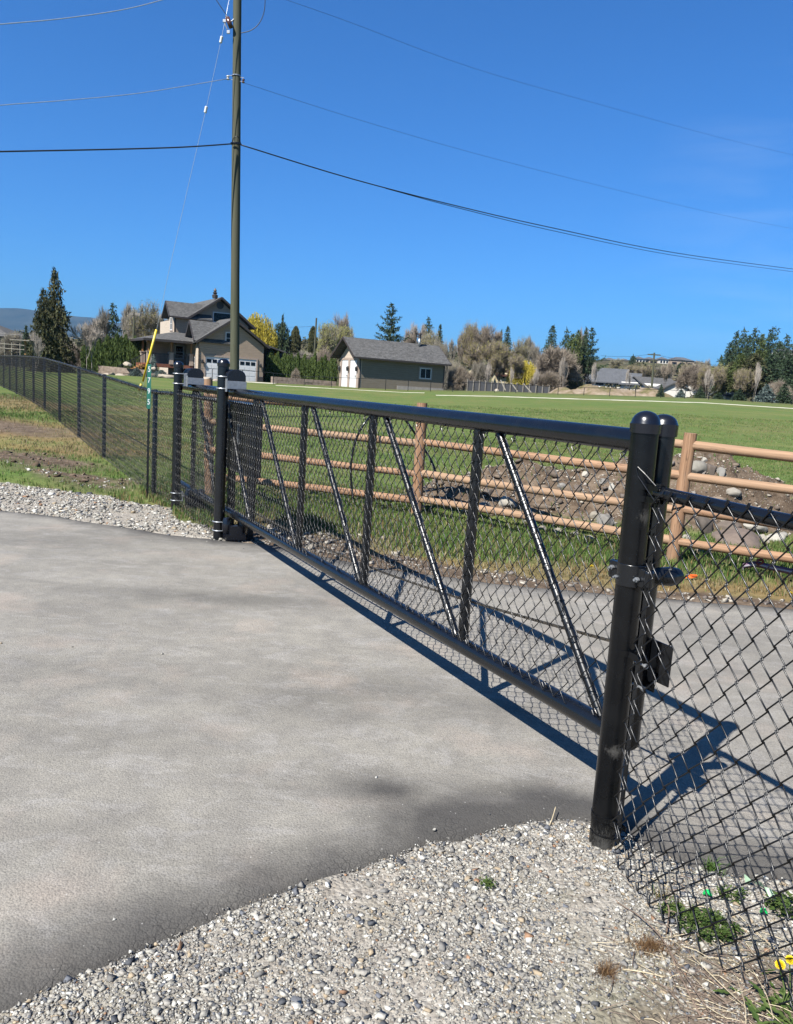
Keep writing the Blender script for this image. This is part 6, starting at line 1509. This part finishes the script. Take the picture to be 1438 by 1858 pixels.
ROCKS = [(1266, 850, 30, 24, 'pale round boulder on the crest of the heap, right of the cedar post', (.42, .39, .33)), (1290, 852, 20, 20, 'brownish boulder next to the pale round one on the crest', BRN), (1277, 834, 13, 10, 'small pale stone on top of the crest', PALE), (1305, 856, 18, 16, 'grey boulder at the right of the crest', GREY), (1313, 862, 10, 9, 'small tan stone on the right shoulder of the crest', (.4, .34, .26)),
 (1061, 859, 13, 10, 'small white stone at the top left of the heap', PALE), (1111, 884, 11, 14, 'white upright stone in the middle of the heap', (.62, .58, .50)), (1047, 886, 16, 14, 'dull brown stone left of the white upright one', BRN), (1094, 872, 14, 9, 'flat grey stone behind the white upright one', GREY), (1330, 891, 26, 13, 'flat pale rock lying on the right slope behind the second rail', (.42, .38, .32)), (1217, 899, 20, 22, 'pale rock between the two black posts and the cedar post', (.50, .46, .38)),
 (1277, 955, 34, 32, 'large dark brown boulder low on the heap right of the cedar post', DK), (1323, 957, 36, 26, 'grey-brown boulder behind the largest one', BRN), (1367, 955, 36, 13, 'long pale rock above the third rail', PALE), (1340, 978, 80, 32, 'largest flat brown boulder at the foot of the heap', (.22, .17, .14)), (1384, 981, 28, 24, 'rounded tan boulder right of the largest flat one', (.48, .44, .36)), (1404, 974, 34, 14, 'pale long rock at the right end of the boulder row', PALE), (1269, 999, 14, 13, 'small tan rock under the lowest rail', (.40, .33, .25)), (1262, 912, 14, 14, 'brown stone beside the cedar post at mid height', BRN),
 (922, 911, 28, 22, 'large pale rock at the left end of the heap behind the gate brace', PALE), (888, 892, 24, 11, 'brown flat rock behind the third rail left', BRN), (880, 917, 24, 14, 'grey flat rock under the third rail left', GREY), (905, 928, 18, 10, 'tan rock at the left foot of the heap', (.36, .32, .26)), (1096, 943, 30, 24, 'big rock with a shaded hollow low in the middle of the heap', GREY), (1082, 935, 20, 14, 'tan rock left of the one with the shaded hollow', (.40, .36, .29)), (1011, 963, 16, 12, 'pale rock at the front foot of the heap', (.46, .42, .35)), (1043, 967, 14, 9, 'small grey rock at the front foot of the heap', GREY),
 (985, 958, 15, 10, 'tan rock left of the pale one at the front foot', (.38, .34, .28)), (957, 945, 13, 10, 'grey stone near the left foot of the heap', GREY), (1070, 975, 15, 9, 'flat pale rock in the grass below the heap', PALE), (1000, 905, 12, 9, 'small brown stone on the left slope', BRN), (1020, 880, 14, 9, 'grey stone high on the left slope', GREY), (1075, 905, 11, 8, 'small tan stone in the middle of the slope', (.38, .33, .26)), (1310, 925, 18, 12, 'brown rock above the dark boulder', BRN), (1245, 975, 15, 13, 'pale rock half buried left of the dark boulder', (.45, .41, .34)), (1295, 905, 14, 10, 'grey rock on the slope under the crest', GREY), (1420, 968, 16, 9, 'small grey stone at the far right of the boulder row', GREY), (845, 925, 14, 8, 'small stone at the left tail of the heap', GREY), (942, 888, 13, 8, 'tan stone on the upper left slope', (.36, .31, .25))]
for x, y, w, h, lab, tone in ROCKS: rock(x, y, w, h, lab, tone=tone)
for i, (x, y, w, h, lab) in enumerate([(302, 687, 26, 9, 'pale decorative boulder right of the blue spruces'), (318, 688, 16, 6, 'low tan boulder left of the roller cover'), (372, 689, 22, 8, 'tan boulder below the left garage door'), (392, 693, 18, 7, 'tan boulder beside the latch-side roller cover'), (231, 661, 14, 6, 'pale boulder on the block wall left of the steps'), (278, 669, 9, 6, 'small pale boulder under the blue spruce'), (190, 683, 22, 6, 'pale flat boulders left of the low blue spruce'), (216, 683, 16, 6, 'pale boulder beside the tiny blue spruce'), (900, 709, 8, 5, 'pale boulder in front of the black board fence')]):
    rock(x, y, w, h, lab, 'garden boulders', (.62, .53, .42), [79, 79, 80, 79.5, 79, 80, 78, 78, 105][i], i)

# plants near the viewer
def gpt(x, y): p = ground(x, y); z, *_ = gz(np.array([[p[0], p[1]]])); return np.array([p[0], p[1], z[0]])
def tuft_mesh(C, R, n, h, cols, w=(.002, .004), lean=.9):
    r_ = np.abs(rng.normal(0, .75, n))*R; a = rng.uniform(0, 6.283, n); r_ = r_*(1+.5*np.sin(a*2+C[0]*9)+.3*np.sin(a*5)); P = np.column_stack([C[0]+r_*np.cos(a), C[1]+r_*np.sin(a)*.8]); z = np.full(n, C[2])
    return P, z, rng.uniform(.4, 1, n)*h, rng.uniform(*w, n), cols
def tuft(name, x, y, R, n, h, cs, label, cat, w=(.0008, .0018), lean=1.3):
    P, z, hh, ww, _ = tuft_mesh(gpt(x, y), R, n, h, None, w); o = blades(name, P, z, hh, ww, pal(n, cs, [1]*len(cs), .2), lean); return tag(o, label, cat)
RUST = [(.20, .10, .04), (.28, .16, .07), (.14, .075, .04), (.34, .22, .11)]
tuft('dry_tuft', 1098, 1768, .040, 420, .030, RUST, 'rust-brown dried moss tuft on the gravel, lower left one', 'dry plant'); tuft('dry_tuft', 1182, 1722, .045, 900, .026, RUST, 'rust-brown dried tuft nearer the fence, beside the green weed mat', 'dry plant')
tuft('grass_tuft', 1290, 1580, .02, 50, .05, GREENS[:3], 'small green grass sprout in the fence shadow at the asphalt edge', 'grass', (.003, .005)); tuft('grass_tuft', 1195, 1630, .035, 60, .05, DRYS[:3]+GREENS[:1], 'thin dry grass tuft at the foot of the fence', 'dry plant', (.002, .004)); 
STRAW = [(.46, .38, .24), (.36, .28, .17), (.22, .15, .09), (.55, .47, .32)]
def weed(name, x, y, R, n, label, size=.012, hgt=.03, Ry=None):
    """low mat of small leaves in lobed clusters on short stems"""
    C0 = gpt(x, y); r = np.random.default_rng(int(x+y)); Ry = Ry or R; cl = max(5, n//26)
    rr = np.sqrt(r.random(cl)); aa = r.uniform(0, 6.283, cl); c = np.stack([C0[0]+rr*np.cos(aa)*R, C0[1]+rr*np.sin(aa)*Ry], 1)
    i = r.integers(0, cl, n); P = c[i]+r.normal(0, .008, (n, 2)); z = C0[2]+r.uniform(.004, hgt, n)
    B = np.column_stack([P, z]); a = r.uniform(0, 6.283, n); D = np.stack([np.cos(a), np.sin(a), r.uniform(-.1, .7, n)], 1); D /= np.linalg.norm(D, axis=1)[:, None]
    S = np.cross(D, [0, 0, 1.0]); S /= np.linalg.norm(S, axis=1)[:, None]; L = size*r.uniform(.6, 1.3, n)[:, None]
    q = np.stack([B, B+D*L*.5+S*L*.32+[0, 0, .001], B+D*L, B+D*L*.5-S*L*.32+[0, 0, .001]], 1)
    F_ = np.arange(n*4).reshape(n, 4); t = wthing(name, C0, label, 'weed'); big_mesh('leaves', q.reshape(-1, 3), F_, L_WEED, t)
    m = MB()
    for k in range(0, cl):
        m.tube([np.array([C0[0]*.6+c[k][0]*.4, C0[1]*.6+c[k][1]*.4, C0[2]+.002]), np.array([*c[k], C0[2]+.012])], .0009, 4)
    m.build('stems', L_WEED, t); return t
weed('weed', 1283, 1686, .088, 1500, 'spreading green weed mat at the foot of the fence', .010, .028, .065); weed('weed', 1225, 1658, .045, 320, 'small green weed cluster left of the large weed mat', .009, .02, .03); weed('weed', 884, 1604, .018, 130, 'lone green sprig growing in the gravel', .010, .02, .028)
weed('weed', 1425, 1655, .05, 260, 'green weed at the right edge beyond the fence', .016, .04)
weed('weed', 1330, 1630, .05, 200, 'sparse green leaves among stones behind the fence mesh', .011, .03, .03)
# dandelion
DC = gpt(1420, 1850); dn_ = wthing('dandelion', DC, 'dandelion plant with toothed green leaves and two yellow flowers in the bottom right corner', 'flower')
m = MB(); r = random.Random(4)
for k in range(70):
    a = r.uniform(0, 6.28); L = r.uniform(.03, .07); ce = DC+np.array([r.gauss(.01, .045), r.gauss(.0, .045), .0]); d = np.array([math.cos(a), math.sin(a), 0]); s_ = np.array([-d[1], d[0], 0]); up_ = r.uniform(.25, .9)
    pts = []; K = 8
    for j in range(K+1):
        t = j/K; c_ = ce+d*L*t+UPZ*(L*up_*t*(1-.55*t)+.004); wd = L*.13*math.sin(math.pi*min(1, t*.92+.06))*(1.25 if j % 2 else .55); pts.append((c_-s_*wd, c_+UPZ*-.0015, c_+s_*wd))
    v = [q for p in pts for q in p]; m.add(v, [(j*3+i, j*3+i+1, (j+1)*3+i+1, (j+1)*3+i) for j in range(K) for i in (0, 1)])
m.build('leaves', L_WEED, dn_)
YF = NT('dandelion_petals'); c = YF.ramp(YF.island(), [(0, (.80, .50, .005)), (1, (.90, .70, .02))]); YF.l(c, YF.b.inputs['Base Color']); YF.set(Roughness=.6)
for (x, y, Yd, R_) in ((1415, 1751, 1.93, .0135), (1433, 1742, 1.96, .0125)):
    hd = at(x, y, Yd); m = MB(); m.tube([DC+np.array([.0, .02, 0]), (DC+hd)/2+np.array([.01, 0, .0]), hd-UPZ*.006], .0018, 6); fl_ = m.build('flower', L_WEED, dn_, True)
    tr = []
    fac = np.array([-.25, -.55, .8]); fac /= np.linalg.norm(fac); e1 = np.cross(fac, [1, 0, 0]); e1 /= np.linalg.norm(e1); e2 = np.cross(fac, e1)
    for k in range(190):
        el_ = math.sqrt(r.random())*1.45; a = r.uniform(0, 6.28); d = fac*math.cos(el_)+(e1*math.cos(a)+e2*math.sin(a))*math.sin(el_); s_ = np.cross(d, fac+.01); s_ /= np.linalg.norm(s_); L = R_*(.75+.25*math.sin(el_)); b0 = hd+d*L*.15
        tr.append((b0-s_*.0006, b0+s_*.0006, hd+d*L+s_*.0013)); tr.append((b0-s_*.0006, hd+d*L+s_*.0013, hd+d*L-s_*.0013))
    me = tri_mesh('petals', np.array(tr)-np.array(dn_['_o']), YF.mat); o = bpy.data.objects.new('petals', me); link(o, fl_)
# two little dandelions in the verge behind the gate
for (x, y, lab) in ((1072, 1029, 'small yellow dandelion in the dry strip behind the gate'), (1433, 1079, 'small yellow dandelion at the right edge of the dry strip')):
    c = gpt(x, y+4); tr = []
    for k in range(60):
        d = rv(rng, 1)[0]; d[2] = abs(d[2])*.8+.1; s_ = np.cross(d, [0, 0, 1.0]); s_ /= max(1e-6, np.linalg.norm(s_)); b0 = c+UPZ*.03; tr.append((b0-s_*.006, b0+s_*.006, b0+d*.024))
    t = wthing('dandelion', c, lab, 'flower'); me = tri_mesh('flower', np.array(tr)-c, YF.mat); o = bpy.data.objects.new('flower', me); link(o, t)
    m = MB(); m.tube([c, c+UPZ*.03], .002, 5); m.build('stem', L_WEED, t)
# twigs, straw
def litter(name, segs, r_, mat, label, cat):
    m = MB()
    for pts, rad in segs: m.tube(smooth_pts([gpt(x, y)+UPZ*(z+rad) for x, y, z in pts], 4), rad, 5)
    return tag(m.build(name, mat, None, True), label, cat)
TWIG = simple('dead_stem', (.20, .14, .10), .8, 0, .4, 30); STR = simple('dry_straw', (.52, .43, .28), .7, 0, .25, 30)
litter('dead_stem', [([(1120, 1640, .0), (1165, 1680, .02), (1205, 1725, .018), (1230, 1780, .02), (1270, 1850, .01)], .0020), ([(1205, 1725, .018), (1240, 1790, .03), (1300, 1870, .02)], .0014), ([(1165, 1680, .02), (1210, 1700, .03), (1216, 1715, .02)], .0014)], 0, TWIG, 'dark dead weed stem lying across the gravel toward the bottom right', 'dead stem')
litter('dead_stem', [([(1208, 1700, .012), (1212, 1665, .02), (1205, 1652, .03)], .0026), ([(1212, 1665, .02), (1222, 1672, .03), (1236, 1680, .02)], .0014)], 0, TWIG, 'short upright curled brown stem left of the weed mat', 'dead stem')
litter('straw', [([(1131, 1759, .0), (1165, 1768, .006), (1205, 1778, .004)], .0022), ([(1165, 1768, .006), (1190, 1795, .005)], .001)], 0, STR, 'thick pale straw stalk on the gravel beside the rust-brown tuft', 'straw')
litter('straw', [([(1148, 1580, .0), (1180, 1600, .01), (1215, 1612, .0)], .0014), ([(1140, 1598, 0), (1170, 1615, .006), (1190, 1622, 0)], .0010)], 0, STR, 'two pale straws near the base of the latch post', 'straw')
litter('straw', [([(1250, 1745, .02), (1300, 1790, .015), (1350, 1835, .01), (1400, 1870, .0)], .0012), ([(1310, 1655, .04), (1350, 1690, .03), (1400, 1730, .02), (1450, 1760, 0)], .0012), ([(1275, 1700, .02), (1300, 1712, .015), (1320, 1722, .0)], .0010), ([(1360, 1790, .05), (1385, 1830, .04), (1400, 1870, .03)], .0010), ([(1330, 1800, .05), (1345, 1850, .05), (1350, 1880, .03)], .0009)], 0, STR, 'long dry straws arching over the debris at the bottom right', 'straw')
litter('twig', [([(994, 1505, .0), (1000, 1496, .012), (1006, 1482, .03)], .0022)], 0, STR, 'tan stick poking up from the edge of the gravel', 'twig')
# dense dry litter in the corner
n = 3200; P = scatter(n, .6, 1.7, 1.2, 2.45); z, g_, d_, r_, dd_ = gz(P); k = (rng.random(n) < .04+.85*d_) & (dd_ < -.1); P = P[k]; z = z[k]
segs = MB(); seg2 = MB()
for ii, (p, zz) in enumerate(zip(P, z)):
    a = rng.normal(-.9, .7); L = rng.uniform(.02, .11); b = np.array([p[0], p[1], zz+.002]); e_ = b+np.array([math.cos(a)*L, math.sin(a)*L, rng.uniform(0, .02)]); (seg2 if ii % 3 == 0 else segs).tube([b, (b+e_)/2+np.array([rng.normal(0, .004), rng.normal(0, .004), .004]), e_], rng.uniform(.0005, .0012), 4, False)
o = seg2.build('plant_litter', STR, None); tag(o, 'dry straw scraps among the weeds in the bottom right corner', 'litter', kind='stuff'); o = segs.build('plant_litter', TWIG, None); tag(o, 'dry brown plant litter on the ground in the bottom right corner', 'litter', kind='stuff')
# green plastic caps and a pale green ribbon behind the mesh
GRN = simple('bright_green_plastic', (.01, .55, .12), .35, 0, .05, 20); PGRN = simple('faded_green_tape', (.35, .50, .34), .6, 0, .2, 30)
for (x, y, r_, lab) in ((1282, 1628, .014, 'bright green plastic scrap left of the weed mat behind the mesh'), (1384, 1661, .011, 'bright green plastic scrap at the right behind the mesh')):
    c = gpt(x, y)+UPZ*.012; m = MB(); m.tube([c+np.array([-r_*.7, r_*.4, -.004]), c+np.array([-r_*.3, r_*.2, .006]), c+np.array([r_*.2, -r_*.1, .008]), c+np.array([r_*.8, -r_*.6, 0])], [r_*.25, r_*.62, r_*.6, r_*.2], 7); o = m.build('plastic_scrap', GRN, None, True, True); tag(o, lab, 'plastic scrap')
m = MB(); pts = smooth_pts([gpt(1350, 1600)+UPZ*.01, gpt(1372, 1616)+UPZ*.03, gpt(1395, 1628)+UPZ*.015, gpt(1420, 1640)+UPZ*.02]); 
v = []; 
for i, p in enumerate(pts): v += [p+UPZ*.012*math.cos(i*.5)+np.array([0, .010, 0]), p-UPZ*.012*math.cos(i*.5)-np.array([0, .010, 0])]
m.add(v, [(i*2, i*2+1, i*2+3, i*2+2) for i in range(len(pts)-1)]); o = m.build('ribbon', PGRN, None, True); tag(o, 'faded pale green ribbon lying in the gravel behind the fence mesh', 'ribbon')
# striped purple strap tied to the lowest rail, orange scrap in the grass
sp = [at(1440, 1038, 7.15), at(1420, 1034, 7.2), at(1395, 1029, 7.3), at(1372, 1024, 7.35), at(1350, 1027, 7.35), at(1347, 1032, 7.3)]
m = MB(); pts = smooth_pts([at(1475, 1043, 7.0)]+sp); v = []
for p in pts: v += [p+UPZ*.027+np.array([0, .01, 0]), p+UPZ*.007+np.array([0, -.006, 0]), p-UPZ*.007+np.array([0, -.006, 0]), p-UPZ*.027+np.array([0, .01, 0])]
PUR = simple('purple_webbing', (.19, .09, .17), .7, 0, .2, 20); STRP = simple('pale_webbing_stripe', (.48, .44, .48), .7, 0, .1, 20)
n_ = len(pts); f0 = [(i*4+j, i*4+j+1, i*4+j+5, i*4+j+4) for i in range(n_-1) for j in (0, 2)]; f1 = [(i*4+1, i*4+2, i*4+6, i*4+5) for i in range(n_-1)]
m.add(v, f0); m.mi = 1; m.f += [tuple(q) for q in f1]; m.m += [1]*len(f1); o = m.build('strap', [PUR, STRP], None, True); md = o.modifiers.new('solidify', 'SOLIDIFY'); md.thickness = .003; tag(o, 'striped purple strap hanging from the lowest cedar rail at the right', 'strap')
kn = at(1378, 1021, 7.32); m = MB(); m.tube(smooth_pts([kn+np.array([-.03, .0, .02]), kn+np.array([0, -.03, .035]), kn+np.array([.03, 0, .01]), kn+np.array([0, .02, -.02]), kn+np.array([-.03, 0, 0])]), .012, 7); o2 = m.build('knot', simple('dark_red_cord', (.22, .04, .05), .7), None, True); o2.parent = o
ORG = simple('orange_plastic', (.85, .16, .02), .5, 0, .05, 20); c = gpt(1252, 1052)+UPZ*.01; m = MB()
m.prism([c+np.array([-.055, 0, .006]), c+np.array([.0, -.03, .012]), c+np.array([.06, .01, .02]), c+np.array([.05, .04, .015]), c+np.array([-.01, .03, .03])], (0, 0, .006)); m.box(c+np.array([.03, .01, .035]), (.06, .02, .012)); o = m.build('plastic_scrap', ORG, None); tag(o, 'orange plastic scrap on the dry strip behind the latch post', 'plastic scrap')

# one place to set how bright the painted surfaces are under this exposure
ALB = .54
for mt in bpy.data.materials:
    if not mt.use_nodes: continue
    nt = mt.node_tree; k = .54 if mt.name in ('grass_blade', 'ground_cover') else .66 if 'foliage' in mt.name or 'needles' in mt.name or 'twigs' in mt.name or 'buds' in mt.name else ALB
    for nd in list(nt.nodes):
        if nd.type not in ('BSDF_PRINCIPLED', 'BSDF_TRANSLUCENT'): continue
        ip = nd.inputs[0]
        if ip.links:
            src = ip.links[0].from_socket; mx = nt.nodes.new('ShaderNodeMix'); mx.data_type = 'RGBA'; mx.blend_type = 'MULTIPLY'; mx.inputs[0].default_value = 1; mx.inputs[7].default_value = (k, k, k, 1)
            nt.links.new(src, mx.inputs[6]); nt.links.new(mx.outputs[2], ip)
        else: c = ip.default_value; ip.default_value = (c[0]*k, c[1]*k, c[2]*k, 1)

# ================================================================== AIR
hz_ = MB(); hz_.add([(x, y, z) for x in (-7600, 3600) for y in (-60, 9600) for z in (-60, 520)], [(0, 1, 3, 2), (4, 6, 7, 5), (0, 4, 5, 1), (2, 3, 7, 6), (0, 2, 6, 4), (1, 5, 7, 3)])
hm = bpy.data.materials.new('haze'); hm.use_nodes = True; ht = hm.node_tree; ht.nodes.remove(ht.nodes['Principled BSDF'])
pv = ht.nodes.new('ShaderNodeVolumePrincipled'); pv.inputs['Color'].default_value = (.20, .37, .62, 1); pv.inputs['Density'].default_value = HAZE_D; pv.inputs['Anisotropy'].default_value = 0.0
ht.links.new(pv.outputs[0], ht.nodes['Material Output'].inputs['Volume'])
if HAZE_D > 0:
    ho = hz_.build('haze', hm, None); tag(ho, kind='stuff')
for o in bpy.data.objects:
    if '_o' in o: del o['_o']
    if '_nrm' in o: del o['_nrm']
